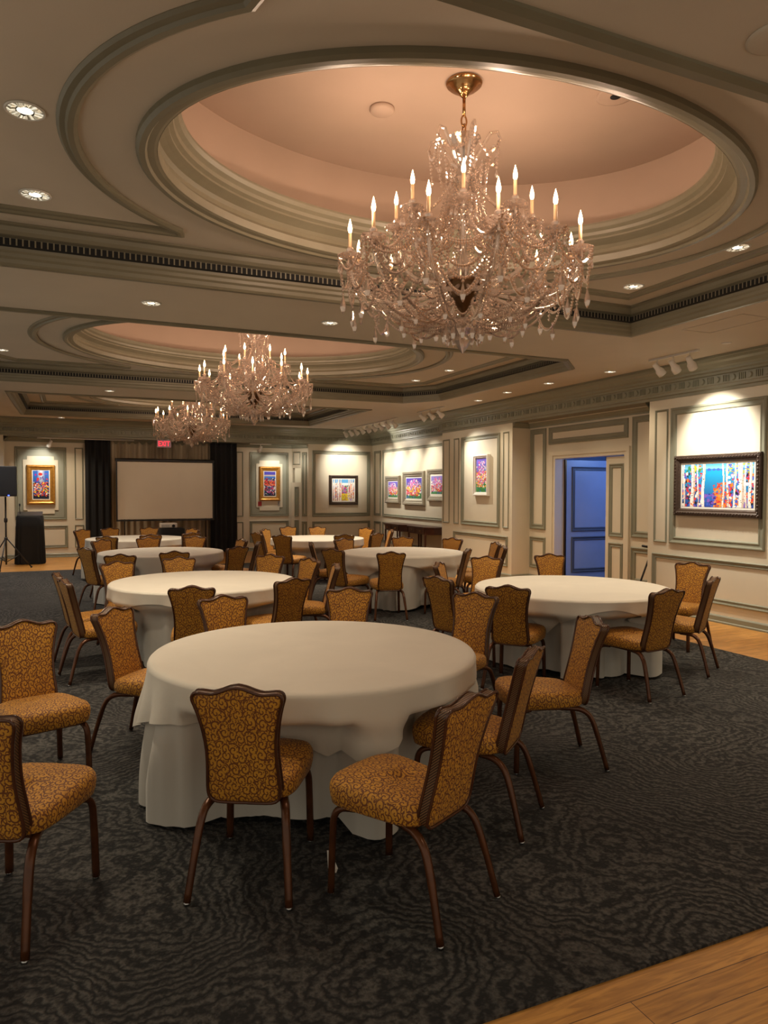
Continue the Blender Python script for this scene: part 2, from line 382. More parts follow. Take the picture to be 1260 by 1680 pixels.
for k, op in enumerate(ops):
    cx, cy, ra, rb = RING[k]
    inn = off_poly(op, .125)
    hole = ell(cx, cy, ra-.12, rb-.12)
    cu = flat('ceiling', inn, [hole], ZU, M['ceil'])
    b = MB(); sweep(b, op, CROWN1, True); sweep(b, op, CROWN2, True)
    tr = struct('trim_%d' % (k+3), b, M['crown'])
    b = MB(); sweep(b, off_poly(op, .03), [(0,ZC+.097),(.06,ZC+.099),(.06,ZC+.149),(0,ZC+.151)], True)
    sl = b.build('vent_slot', M['slot'], tr); sl['label'] = 'black air slot with grille bars'
    b = MB(); P = off_poly(op, .094); n = len(P)
    for i in range(n):
        a, c = Vector(P[i]), Vector(P[(i+1) % n]); L = (c-a).length; d = (c-a)/L; st = .042; q = int(L/st)
        nn = Vector((-d.y, d.x))
        for j in range(q):
            p = a+d*(j+.5)*st; w = d*.0055; t_ = nn*.02
            b.add([(p.x-w.x,p.y-w.y,ZC+.099),(p.x+w.x,p.y+w.y,ZC+.099),(p.x+w.x,p.y+w.y,ZC+.150),(p.x-w.x,p.y-w.y,ZC+.150)], [(0,1,2,3)])
    b.build('grille', M['crown'], tr)
    # dome: ring trim, cornice cove, drum and flat top
    ring = ell(cx, cy, ra, rb, 96)
    b = MB(); sweep(b, ring, [(0,ZU),(0,ZU-.03),(.018,ZU-.046),(.05,ZU-.046),(.062,ZU-.03),(.10,ZU-.026),(.118,ZU-.02),(.122,ZU)], True, False)
    struct('ring_moulding', b, M['crown'], tr)
    top_a, top_b = ra-.03, rb-.045
    lip_a, lip_b = ra-.26, rb-.17
    b = MB()
    prof = [(.12,ZU-.02),(.13,ZU+.03),(.12,ZU+.035),(.10,ZU+.06),(.098,ZU+.09),(.115,ZU+.115),(.15,ZU+.135),(.18,ZU+.15),(.18,ZU+.165),(.205,ZU+.18),(.21,ZU+.205),(.235,ZU+.225),(.25,ZU+.25),(.25,ZU+.265),(.20,ZU+.27),(.04,ZU+.272)]
    sweep(b, ring, prof, True, False); struct('cove_moulding', b, M['crown'], tr)
    b = MB(); sweep(b, ell(cx,cy,top_a,top_b,96), [(0,ZU+.20),(0,ZT)], True, True); struct('dome_drum', b, M['dome'], cu)
    b = MB(); e = ell(cx,cy,top_a+.01,top_b+.01,96); b.add([(x,y,ZT) for x,y in e], [tuple(range(96))[::-1]]); struct('dome_top', b, M['dome'], cu)
    # raised spandrel trims left and right of the ring
    xs0, xs1 = min(p[0] for p in inn), max(p[0] for p in inn); ys0, ys1 = min(p[1] for p in inn), max(p[1] for p in inn)
    g = .24; aa, ab = ra+.30, rb+.36
    yb0, yb1 = ys0+g+(.20 if k == 0 else 0), ys1-g
    b = MB()
    for sd in (-1, 1):
        xe = (xs1-g) if sd > 0 else (xs0+g)
        t1 = math.asin(min(.999, (yb1-cy)/ab)); t0 = math.asin(max(-.999, (yb0-cy)/ab))
        cut = .13; t1 = math.asin(min(.999, (yb1-cut-cy)/ab)); t0 = math.asin(max(-.999, (yb0+cut-cy)/ab))
        arc = [(cx+sd*aa*math.cos(t0+(t1-t0)*i/30), cy+ab*math.sin(t0+(t1-t0)*i/30)) for i in range(31)]
        if k == 1:
            c = .40; side = [(xe-sd*c, yb1), (xe, yb1-.5), (xe, yb0+c), (xe-sd*c, yb0)]
        else: side = [(xe, yb1), (xe, yb0)]
        path = arc + [(arc[-1][0]-sd*.03, yb1)] + side + [(arc[0][0]-sd*.03, yb0)]
        if sd > 0: path = path[::-1]
        if sd < 0: path = path[::-1]; path = path[::-1]
        A = sum(path[i-1][0]*path[i][1]-path[i][0]*path[i-1][1] for i in range(len(path)))
        if A < 0: path = path[::-1]
        sweep(b, path, [(o, ZU+h) for o, h in TRIMP], True, False)
    struct('panel_moulding', b, M['crown'], tr)
# entablature crown round the room (plan path walked so the room is on the left)
EP = [(XR,-1.2),(XR,14.35),(XC,14.35),(XC,YF),(XL,YF),(XL,13)]
EPROF = [(0,3.0),(.018,3.0),(.022,3.035),(.05,3.045),(.052,3.075),(.062,3.085),(.062,3.20),(.085,3.21),(.09,3.235),(.12,3.25),(.125,3.275),(.165,3.295),(.19,3.33),(.23,3.355),(.25,3.385),(.27,3.39),(.27,ZC)]
b = MB(); sweep(b, EP, EPROF)
# carved frieze: roundels and flutes
def frieze(mp, u0, u1):
    n = int(abs(u1-u0)/.24); st = (u1-u0)/n
    for i in range(n):
        u = u0+st*(i+.3); z = 3.142
        ring = [mp(u+.04*math.cos(t*PI/5), z+.042*math.sin(t*PI/5), .063) for t in range(10)]
        r2 = [mp(u+.03*math.cos(t*PI/5), z+.032*math.sin(t*PI/5), .08) for t in range(10)]
        b.add(ring+r2, [(j,(j+1)%10,10+(j+1)%10,10+j) for j in range(10)]+[tuple(range(10,20))])
        for q in range(4):
            uu = u+st*(.36+.11*q)
            b.add([mp(uu-.009,3.10,.063),mp(uu+.009,3.10,.063),mp(uu+.009,3.185,.063),mp(uu-.009,3.185,.063),
                   mp(uu-.006,3.105,.076),mp(uu+.006,3.105,.076),mp(uu+.006,3.18,.076),mp(uu-.006,3.18,.076)],
                  [(4,5,6,7),(0,1,5,4),(1,2,6,5),(2,3,7,6),(3,0,4,7)])
frieze(planemap('x', XR, -1), 14.3, 3.0); frieze(planemap('x', XC, -1), 19.2, 14.4); frieze(planemap('y', YF, -1), 8.0, -2.8)
struct('trim_6', b, M['crown'])
for o in list(C.objects):
    if o.name == 'trim_6': o.data.materials.clear(); o.data.materials.append(M['sage'])
# small crowns inside the recesses
SM = [(0,2.90),(.015,2.90),(.02,2.925),(.05,2.945),(.055,2.96),(.085,2.985),(.085,3.0)]
b = MB(); sweep(b, [(XR,8.02),(XD,8.02),(XD,11.54),(XR,11.54)], SM); struct('trim_7', b, M['sage'])
b = MB(); sweep(b, [(6.10,YF),(5.76,YR),(-1.47,YR),(-1.47,YF)], [(o, z-.02) for o, z in SM]); struct('trim_8', b, M['sage'])
# baseboards
BP = [(0,0),(.03,0),(.03,.02),(.018,.03),(.018,.085),(.006,.10),(0,.105)]
b = MB(); sweep(b, [(XR,-1.2),(XR,8.02),(XD,8.02),(XD,8.86)], BP); sweep(b, [(XD,10.78),(XD,11.54),(XR,11.54),(XR,14.35),(XC,14.35),(XC,YF),(6.10,YF)], BP)
struct('baseboard_right', b, M['sage'])
b = MB(); sweep(b, [(5.76,YR),(4.11,YR)], BP); sweep(b, [(.35,YR),(-1.47,YR),(-1.47,YF),(XL,YF)], BP); struct('baseboard_back', b, M['sage'])
b = MB(); sweep(b, [(XL,YF),(XL,13)], BP); struct('baseboard_left', b, M['sage'])
# ---- panel mouldings
def panels(parent, mp, lst):
    for (u0, u1, z0, z1, pr) in lst:
        b = MB(); rectsweep(b, mp, min(u0,u1), max(u0,u1), z0, z1, pr)
        fixn(b.build('panel_moulding', M['sage'], parent))
mA, mC_, mD = planemap('x', XR, -1), planemap('x', XC, -1), planemap('x', XD, -1)
panels(wA, mA, [(7.90,7.66,.98,2.86,THIN),(7.60,6.09,.98,2.86,BIG),(5.95,5.7,.98,2.86,THIN),(7.92,5.70,.24,.82,MID),
                (5.5,3.9,.98,2.86,BIG),(5.5,3.9,.24,.82,MID),(3.7,1.2,.98,2.86,BIG),(3.7,1.2,.24,.82,MID)])
panels(wB, mA, [(13.80,13.58,.98,2.84,THIN),(13.46,11.96,.98,2.84,BIG),(11.85,11.65,.98,2.84,THIN),(13.8,11.67,.24,.82,MID),(14.3,14.0,.98,2.84,THIN)])
panels(wC, mC_, [(19.12,18.66,.98,2.83,MID),(18.52,14.72,.98,2.83,MID),(14.62,14.46,.98,2.83,THIN),(19.12,18.66,.24,.82,MID),(18.52,14.72,.24,.82,MID)])
panels(wD, mD, [(11.50,11.02,.98,2.87,BIG),(11.50,11.02,.24,.83,MID),(10.93,8.88,2.555,2.865,BIG),(8.78,8.06,.98,2.87,BIG),(8.78,8.06,.24,.83,BIG)])
mF, mR = planemap('y', YF, -1), planemap('y', YR, -1)
panels(wBK, mF, [(6.22,7.98,.96,2.82,BIG),(6.22,7.98,.24,.82,MID)])
panels(wG, mR, [(4.18,4.37,.97,2.76,THIN),(4.18,4.37,.24,.82,THIN),(4.55,5.66,.97,2.76,MID),(4.55,5.66,.24,.84,MID)])
panels(wP, mR, [(.09,.29,.95,2.76,THIN),(.08,.29,.24,.81,THIN),(-1.26,-.10,.95,2.76,MID),(-1.26,-.08,.24,.80,MID)])
panels(wLp, mF, [(-2.7,-1.65,.98,2.8,BIG)])
mL = planemap('x', XL, 1)
panels(wL, mL, [(y, y+2.2, z0, z1, BIG) for y in (14., 16.6) for z0, z1 in ((.98,2.86),(.24,.82))])
def mdiag(u, z, h): p = D0+dn*u+Vector((dn.y,-dn.x))*h; return (p.x, p.y, z)
panels(wDg, mdiag, [(.36,.53,.97,2.76,MID),(.36,.53,.24,.82,MID),(.05,.30,2.42,2.78,THIN)])
# sage fields with notched cartouches behind the gold framed paintings
def cart(parent, x0, x1, z0, z1, fx0, fx1, fz0, fz1):
    b = MB(); b.add([(fx0,YR-.004,fz0),(fx1,YR-.004,fz0),(fx1,YR-.004,fz1),(fx0,YR-.004,fz1)], [(0,1,2,3)]); struct('sage_field', b, M['sagelt'], parent)
    n = .09; P = [(x0+n,z0),(x1-n,z0),(x1-n,z0+n),(x1,z0+n),(x1,z1-n),(x1-n,z1-n),(x1-n,z1),(x0+n,z1),(x0+n,z1-n),(x0,z1-n),(x0,z0+n),(x0+n,z0+n)]
    b = MB(); b.add([(x,YR-.006,z) for x,z in P]+[(x,YR-.022,z) for x,z in P], [(i,(i+1)%12,12+(i+1)%12,12+i) for i in range(12)]+[tuple(range(12,24))])
    struct('notched_panel', b, M['wall'], parent)
cart(wG, 4.73, 5.48, 1.13, 2.53, 4.60, 5.61, 1.02, 2.71)
cart(wP, -1.08, -.29, 1.10, 2.53, -1.21, -.15, 1.0, 2.71)
# ---- door casing, doors, hallway
b = MB()
CAS = [(0,.0),(0,.03),(.03,.045),(.12,.035),(.15,.03),(.18,.02),(.18,-.02)]
def casing(mb, mp, u0, u1, z1, w, h):
    for (a, c, d, e) in ((u0-w, u0, 0, z1+w), (u1, u1+w, 0, z1+w), (u0, u1, z1, z1+w)):
        vs = [mp(u, z, hh) for hh in (0, h) for u, z in ((a,d),(c,d),(c,e),(a,e))]
        mb.add(vs, [(0,3,2,1),(4,5,6,7),(0,1,5,4),(1,2,6,5),(2,3,7,6),(3,0,4,7)])
casing(b, mD, 8.95, 10.73, 2.29, .055, .02); casing(b, mD, 9.005-.11, 10.73+.055, 2.29+.055, .075, .04)
struct('trim_9', b, M['wall'])
def door_leaf(name, w, h, th, mt, mtrim, nb=1):
    d = empty(name); d['kind'] = 'structure'
    b = MB(); b.box(0, w, -th/2, th/2, 0.01, h); fixn(b.build('leaf', mt, d))
    for sd, s_ in ((-th/2, -1), (th/2, 1)):
        mp = planemap('y', sd, s_)
        for z0, z1 in ((.98-.02, h-.12), (.2, .86)):
            b = MB(); rectsweep(b, mp, .09 if w < .7 else .13, w-(.09 if w < .7 else .13), z0, z1, MID); fixn(b.build('panel_moulding', mtrim, d))
    return d
d1 = door_leaf('door_1', .52, 2.27, .05, M['wall'], M['sage']); d1.location = (XD+.06, 8.91, 0); d1.rotation_euler = (0,0,rad(90))
d2 = door_leaf('door_2', 1.15, 2.27, .05, M['bluehall'], M['bluetrim']); d2.location = (XD+.22, 10.74, 0); d2.rotation_euler = (0,0,rad(-1))
for z in (.25, 1.15, 1.8, 2.1):
    b = MB(); b.lathe([(.014,-.05),(.014,.05)], (-.012,-.03,z), 8); b.build('hinge', M['darkbrass'], d2)
b = MB(); b.box(-.035,-.005,-.05,.02,0,2.28); b.build('hinge_strip', M['darkbrass'], d2)
b = MB(); b.box(XD+.19, XD+.22, 10.9, 12.2, 0, 2.9); b.box(XD+.19, 10.6, 12.2, 12.3, 0, 2.9); b.box(10.5, 10.6, 7.6, 12.3, 0, 2.9); b.box(XD+.19, 10.6, 7.5, 7.6, 0, 2.9)
struct('wall_right', b, M['bluehall'])
b = MB(); b.box(XD+.19, 10.6, 7.5, 12.3, 2.75, 2.85); struct('ceiling', b, M['bluehall'])
b = MB(); b.box(XD+.19, 10.5, 7.6, 12.2, .001, .01); struct('floor', b, M['hallfloor'])
d3 = door_leaf('door_3', .30, 1.92, .04, M['wall'], M['sage']); d3.location = (5.70, YR-.14, 0); d3.rotation_euler = (0,0,rad(-8))
# ------------------------------------------------------------------ paintings
def canvas(name, w, h, nx, ny, fn, parent, mp, u0, z0):
    mb = MB(); vs = []; fs = []
    for j in range(ny+1):
        for i in range(nx+1): vs.append(mp(u0+w*i/nx, z0+h*j/ny, .02))
    for j in range(ny):
        for i in range(nx): a = j*(nx+1)+i; fs.append((a, a+1, a+nx+2, a+nx+1))
    mb.add(vs, fs); o = mb.build(name, M['paint'], parent)
    ca = o.data.color_attributes.new('paint', 'FLOAT_COLOR', 'CORNER')
    for p in o.data.polygons:
        i = p.index % nx; j = p.index // nx; c = fn(i/nx, j/ny)
        for li in p.loop_indices: ca.data[li].color = (*c, 1)
    return fixn(o)
def daubs(rng, n, box, cols, sx, sy):
    return [(rng.uniform(box[0],box[2]), rng.uniform(box[1],box[3]), rng.choice(cols), rng.uniform(.5,1)*sx, rng.uniform(.5,1)*sy, rng.uniform(-.6,.6)) for _ in range(n)]
def painter(bg, ds):
    grid = {}
    for q, d in enumerate(ds):
        m_ = max(d[3], d[4])*1.5
        for gx in range(int((d[0]-m_)*12)-1, int((d[0]+m_)*12)+2):
            for gy in range(int((d[1]-m_)*12)-1, int((d[1]+m_)*12)+2): grid.setdefault((gx,gy), []).append(q)
    def fn(u, v):
        c = bg(u, v)
        for q in grid.get((int(u*12), int(v*12)), ()):
            x, y, col, sx, sy, a = ds[q]; dx = u-x; dy = v-y
            ex = (dx+a*dy)/sx; ey = (dy-a*dx)/sy
            if ex*ex+ey*ey < 1: c = col
        return c
    return fn
def lerp(a, b, t): t = max(0, min(1, t)); return tuple(a[i]+(b[i]-a[i])*t for i in range(3))
BL, PU, RD, OR, YE, WH, GR, BK_, PK, TL = (.05,.12,.6),(.22,.1,.5),(.65,.03,.03),(.85,.2,.02),(.85,.6,.03),(.9,.85,.8),(.05,.25,.06),(.01,.012,.03),(.75,.1,.35),(.02,.35,.55)
def flowers(seed, top=(.16,.12,.6), low=(.04,.2,.05), cols=(RD,OR,YE,WH,PK), dens=150, ar=1.):
    r = random.Random(seed)
    bg = lambda u, v: lerp(low, top, v*1.5-.3)
    ds = daubs(r, dens, (0,0,1,.30), [GR,(.1,.4,.1),(.02,.1,.08),low,BL], .05, .04*ar)
    ds += daubs(r, dens, (.03,.25,.97,.75), [PU,WH,BL,PK,(.5,.45,.8)], .045, .05*ar)
    ds += daubs(r, dens, (.05,.14,.95,.62), list(cols), .06, .05*ar)
    ds += daubs(r, dens//3, (.25,.55,.8,.9), [PK,(.8,.25,.6),WH,(.55,.3,.75)], .05, .05*ar)
    return painter(bg, ds)
def poppies(seed):
    r = random.Random(seed)
    bg = lambda u, v: BK_ if v < .12 else lerp((.02,.06,.2), lerp((.03,.15,.6),(.8,.85,.9), 1-4*abs(u-.5)) , (v-.35)*2)
    ds = daubs(r, 170, (0,.1,1,.58), [RD,OR,YE,(.6,.05,.02),BK_,(.1,.1,.4),WH], .085, .028)
    ds += daubs(r, 12, (.1,.5,.9,.8), [RD,(.1,.05,.4)], .07, .035) + [(.45,.87,RD,.13,.05,0),(.15,.85,(.4,.02,.3),.06,.04,.3),(.3,.70,RD,.08,.05,0),(.8,.88,PU,.1,.03,0)]
    return painter(bg, ds)
def field(seed):
    r = random.Random(seed)
    def bg(u, v):
        if v > .88: return (.06,.05,.4)
        if v > .80: return lerp((.85,.7,.4),(.06,.05,.4),(v-.8)/.08)
        if v > .72: return (.04,.15,.5)
        return (.04,.05,.15) if v > .15 else BK_
    ds = daubs(r, 120, (0,.05,1,.72), [BK_,WH,PU,(.05,.2,.3),RD], .06, .03)+daubs(r, 120, (0,.42,1,.62), [RD,OR,RD,BK_,(.8,.3,.2)], .09, .025)+daubs(r, 50, (0,.1,1,.4), [RD,WH,PK,BK_], .05, .03)
    return painter(bg, ds)
def birch(seed, lake=True):
    r = random.Random(seed)
    if lake:
        bg = lambda u, v: lerp((.02,.06,.35),(.01,.33,.62), v*1.3) if v < .88 else lerp((.25,.6,.8),(.02,.3,.6),(v-.88)*8)
        ds = [(.40,.86,BL,.03,.035,0),(.47,.86,BL,.025,.03,0),(.53,.86,BL,.03,.03,0),(.59,.86,BL,.025,.03,0)]
        ds += daubs(r, 160, (.0,.0,.33,.8), [RD,PU,OR,WH,BL,(.4,.02,.1),BK_], .022, .05)
        ds += daubs(r, 130, (.47,.0,.72,.55), [OR,RD,(.85,.3,.05),(.6,.1,.02)], .022, .035)+daubs(r, 60, (.33,0,.5,.3), [PU,BL,(.05,.02,.2)], .02, .03)
        ds += daubs(r, 170, (.68,.0,1.,.75), [RD,OR,WH,BL,PU,BK_], .022, .05)+daubs(r, 60, (.64,.78,.98,1), [YE,(.3,.35,.05),BL], .03, .03)+daubs(r, 20, (.06,.8,.3,.95), [YE,GR,OR], .025, .04)
        tr = [(.03,.013),(.16,.028),(.24,.010),(.32,.022),(.60,.012),(.66,.014),(.76,.012),(.84,.036),(.90,.013),(.96,.020)]
    else:
        bg = lambda u, v: (.12,.4,.75) if v > .82 else lerp((.5,.2,.1),(.85,.88,.9), (v-.3)*2)
        ds = daubs(r, 90, (.35,.3,.8,.72), [(.5,.06,.15),PU,RD,GR,(.6,.2,.3)], .05, .05)+daubs(r, 90, (.38,.02,.78,.32), [YE,(.7,.55,.02),(.4,.4,.02),YE], .05, .035)
        ds += daubs(r, 80, (0,0,.35,.8), [OR,WH,(.4,.15,.05),(.3,.3,.7)], .03, .06)+daubs(r, 80, (.78,0,1,.9), [OR,WH,BK_,PU,(.6,.3,.3)], .03, .06)
        tr = [(.06,.03),(.17,.015),(.26,.045),(.37,.03),(.72,.02),(.80,.025),(.9,.03)]
    marks = daubs(r, 260, (0,0,1,1), [(.05,.03,.03)], .012, .008)+daubs(r, 40, (0,0,1,.5), [OR], .02, .03)
    f1 = painter(bg, ds); pm = painter(lambda u, v: None, marks)
    def fn(u, v):
        for x, w in tr:
            if abs(u-x-.01*math.sin(v*5+x*30)) < w*(1-.15*v):
                m_ = pm(u, v)
                if m_ and abs(u-x) < w: return m_
                return WH if u < x+w*.35 else (.62,.5,.42)
        return f1(u, v)
    return fn
FR = {'dark': [(0,0),(0,.045),(.01,.06),(.05,.064),(.065,.05),(.085,.045),(.10,.03),(.105,.022)],
      'gold': [(0,0),(0,.03),(.015,.055),(.04,.06),(.06,.045),(.09,.035),(.105,.035),(.115,.022)],
      'silver': [(0,0),(0,.05),(.012,.065),(.045,.06),(.055,.045),(.085,.04),(.10,.022)],
      'white': [(0,0),(0,.055),(.01,.065),(.03,.065),(.035,.05),(.06,.045),(.07,.022)]}
def painting(kind, c, u0, u1, z0, z1, fw, mw, style, m, fn, nx, ny, label, beads=False, flip=False):
    mp = planemap(kind, c, -1); u0, u1 = min(u0,u1), max(u0,u1)
    ctr = Vector(mp((u0+u1)/2, z0, 0)); o = empty('framed_painting', ctr, 0, label, 'painting')
    cu = (u0+u1)/2
    if kind == 'x': mpl = lambda u, z, h: (-h, u-cu, z-z0)
    else: mpl = lambda u, z, h: (u-cu, -h, z-z0)
    b = MB(); k = fw/FR[style][-1][0]; rectsweep(b, mpl, u0, u1, z0, z1, [(a*k, h) for a, h in FR[style]])
    if beads:
        n = int((u1-u0)/.045)
        for i in range(n):
            for z in (z0+fw*.38, z1-fw*.38): b.octa(mpl(u0+(i+.5)*(u1-u0)/n, z, .064), .014, .014)
        n = int((z1-z0)/.045)
        for i in range(n):
            for u in (u0+fw*.38, u1-fw*.38): b.octa(mpl(u, z0+(i+.5)*(z1-z0)/n, .064), .014, .014)
    fixn(b.build('picture_frame', m, o))
    b = MB(); f2 = fw-.006
    b.add([mpl(u0+f2,z0+f2,.018), mpl(u1-f2,z0+f2,.018), mpl(u1-f2,z1-f2,.018), mpl(u0+f2,z1-f2,.018)], [(0,1,2,3)]); b.build('picture_mat', M['mat'], o)
    g = fw+mw
    f = (lambda u, v: fn(1-u, v)) if kind == 'x' else fn
    canvas('canvas', u1-u0-2*g, z1-z0-2*g, nx, ny, f, o, mpl, u0+g, z0+g)
    return o
painting('x', XR-.005, 7.49, 6.12, 1.375, 2.19, .10, .025, 'dark', M['bronzef'], birch(3), 150, 80, 'wide birch trees and blue lake painting in carved dark frame', True)
painting('x', XR-.004, 12.90, 12.33, 1.60, 2.44, .07, .01, 'white', M['whitef'], flowers(5, ar=.6), 40, 90, 'tall narrow flower painting in a plain white frame')
painting('x', XC-.004, 18.24, 17.32, 1.36, 2.10, .13, .03, 'silver', M['silverf'], flowers(11), 50, 50, 'smallest champagne framed flower painting, nearest the room corner')
painting('x', XC-.004, 17.10, 15.87, 1.33, 2.19, .14, .03, 'silver', M['silverf'], flowers(12, (.1,.06,.5)), 70, 60, 'middle flower painting of three in champagne frames, with purple sky')
painting('x', XC-.004, 15.69, 14.74, 1.45, 2.22, .12, .05, 'silver', M['silverf'], flowers(13, (.3,.25,.7), cols=(RD,WH,PK,OR,(.3,.5,.8))), 50, 60, 'pale lilac flower painting in champagne frame, above the console table end')
painting('y', YF-.004, 6.72, 7.59, 1.29, 2.13, .085, .03, 'dark', M['bronzef'], birch(8, False), 60, 60, 'square birch painting with yellow bush in dark beaded frame', True)
painting('y', YR-.024, 4.81, 5.41, 1.40, 2.36, .12, .02, 'gold', M['gold'], field(21), 44, 80, 'gold framed painting of red flower field under dark blue sky')
painting('y', YR-.024, -1.0, -.36, 1.33, 2.31, .12, .02, 'gold', M['gold'], poppies(22), 44, 80, 'gold framed painting of orange blossoms under bright blue and white')
for nm, x, m, w, lb, ct in (('price_tag', 4.83, 'red', .10, 'small red card on the wall below the gold framed flower field', 'card'), ('price_tag', 5.37, 'grey', .055, 'small grey card on the wall below the gold framed flower field', 'card')):
    b = MB(); b.box(x-w/2, x+w/2, YR-.03, YR-.022, 1.26, 1.385); tag(fixn(b.build(nm, M[m])), lb, ct)
# ------------------------------------------------------------------ ceiling fittings
def downlight(x, y, z, r, label):
    o = empty('recessed_downlight', (x,y,z), 0, label, 'ceiling light', 'recessed downlights in the ceiling')
    b = MB(); b.lathe([(r,.0),(r,-.006),(r*.93,-.01),(r*.86,-.004),(r*.86,0)], (0,0,0), 28); b.build('trim_ring', M['white'], o)
    b = MB(); n = 28; vs = []; fs = []
    pr = [(r*.86,-.004),(r*.7,-.006),(r*.45,-.003)]
    for q, (rr, zz) in enumerate(pr):
        for i in range(n): a = 2*PI*i/n; vs.append((rr*math.cos(a), rr*math.sin(a), zz+(.006*math.sin(a*5+q) if 0 < q < 3 else 0)-.002))
    for q in range(len(pr)-1):
        for i in range(n): fs.append((q*n+i, q*n+(i+1)%n, (q+1)*n+(i+1)%n, (q+1)*n+i))
    b.add(vs, fs); b.build('reflector', M['chrome_glints'], o)
    b = MB(); b.lathe([(r*.40,-.003),(r*.32,-.007)], (0,0,0), 20); b.build('lamp', M['lamp'], o)
    return o
lights = []
def spot(loc, to, power, ang, col, blend=.7, size=.05, name='spot_lamp'):
    l = bpy.data.lights.new(name, 'SPOT'); l.energy = power; l.spot_size = rad(ang); l.spot_blend = blend; l.color = col; l.shadow_soft_size = size
    o = bpy.data.objects.new(name, l); C.objects.link(o); o.location = loc
    o.rotation_euler = (Vector(to)-Vector(loc)).to_track_quat('-Z', 'Y').to_euler(); return o
def point(loc, power, col, size=.05):
    l = bpy.data.lights.new('lamp_point', 'POINT'); l.energy = power; l.color = col; l.shadow_soft_size = size
    o = bpy.data.objects.new('lamp_point', l); C.objects.link(o); o.location = loc; return o
WARM = (1, .84, .61); COOL = (1, .93, .80); PINK = (1, .70, .50)
DL = [(-.2,4.22,ZU,.10,'downlight in first coffer, upper left of two beside the oval'),
      (-.2,5.38,ZU,.10,'downlight in first coffer, lower left beside the oval'),
      (.69,6.92,ZC,.09,'downlight on ceiling strip between first and second coffer, further left'),
      (2.44,6.98,ZC,.09,'downlight on ceiling strip between coffers, beside the big chandelier'),
      (4.95,4.22,ZU,.10,'downlight in first coffer right panel, nearer the side wall'),
      (4.98,5.42,ZU,.10,'downlight in first coffer right panel corner'),
      (.63,13.33,ZC,.09,'downlight on ceiling strip between second and third coffer'),
      (6.98,9.45,ZC,.09,'downlight before the doorway recess, first of three in a line'),
      (6.97,10.62,ZC,.09,'downlight before the doorway recess, middle of three in a line'),
      (7.1,11.8,ZC,.09,'downlight before the doorway recess, last of three in a line'),
      (5.70,10.4,ZU,.09,'downlight in second coffer right side, upper of two'),
      (5.68,11.6,ZU,.09,'downlight in second coffer right side, lower of two'),
      (-.87,11.5,ZU,.09,'downlight in second coffer at its left panel'),
      (7.1,8.17,ZC,.09,'downlight beside the three head track light'),
      (-.2,18.75,ZC,.09,'downlight close to the back crown above the projection screen'),
      (-.3,16.2,ZU,.09,'downlight inside the third coffer'),
      (2.35,1.0,ZC,.09,'downlight behind the first coffer')]
for x, y, z, r, lb in DL[:-1]:
    downlight(x, y, z-.001, r, lb)
for x, y, z, r, lb in DL:
    spot((x, y, z-.03), (x, y, 0), (170 if y > 12 else 85) if y > 4 else 22, 115, WARM, .9, .08)
# unseen ceiling lamps above tables, no fittings built; right wall pair is added fill
for x, y in ((4.2,6.95),(5.4,13.35),(2.6,13.35),(4.6,13.35),(6.6,5.0),(6.6,3.0),(0.0,6.95)):
    spot((x, y, ZC-.03), (x, y, 0), 190 if y > 12 else 115, 110, WARM, .9, .08)
# discs on ceilings
def disc(x, y, z, r, label, nm, cat, m='white', dot=False, h=.03):
    o = empty(nm, (x,y,z), 0, label, cat)
    b = MB(); b.lathe([(r*.98,0),(r,-h*.4),(r*.85,-h),(0.001,-h*1.05)], (0,0,0), 28); b.build('housing', M[m], o)
    if dot: b = MB(); b.lathe([(r*.28,-h*1.0),(r*.28,-h*1.3)], (0,0,0), 16); b.build('lens', M['slot'], o)
disc(2.05, 4.75, ZT, .09, 'white round smoke detector on the dome ceiling left of chandelier', 'smoke_detector', 'smoke detector', 'dome')
disc(3.45, 3.95, ZT, .13, 'flat round ceiling plate with dark centre hole in the dome', 'sensor_plate', 'sensor', 'dome', True, .008)
disc(2.455, 1.93, ZC, .11, 'round ceiling speaker cover beyond the near edge of the first coffer', 'ceiling_speaker', 'speaker', 'ceil', False, .012)
disc(6.95, 6.05, ZC, .055, 'small round sprinkler cover on ceiling, further from the track light', 'sprinkler_cover', 'sprinkler', 'white', False, .008)
disc(6.98, 6.75, ZC, .035, 'small sprinkler cap on ceiling next to the three head track', 'sprinkler_cover', 'sprinkler', 'white', False, .012)
b = MB(); rectsweep(b, lambda u, z, h: (u, z, ZC-h), 5.95, 6.35, 5.0, 5.75, [(0,0),(0,.006),(.012,.006),(.012,0)])
tag(fixn(b.build('access_panel', M['ceil'])), 'flush square ceiling access panel beside the first coffer', 'panel')
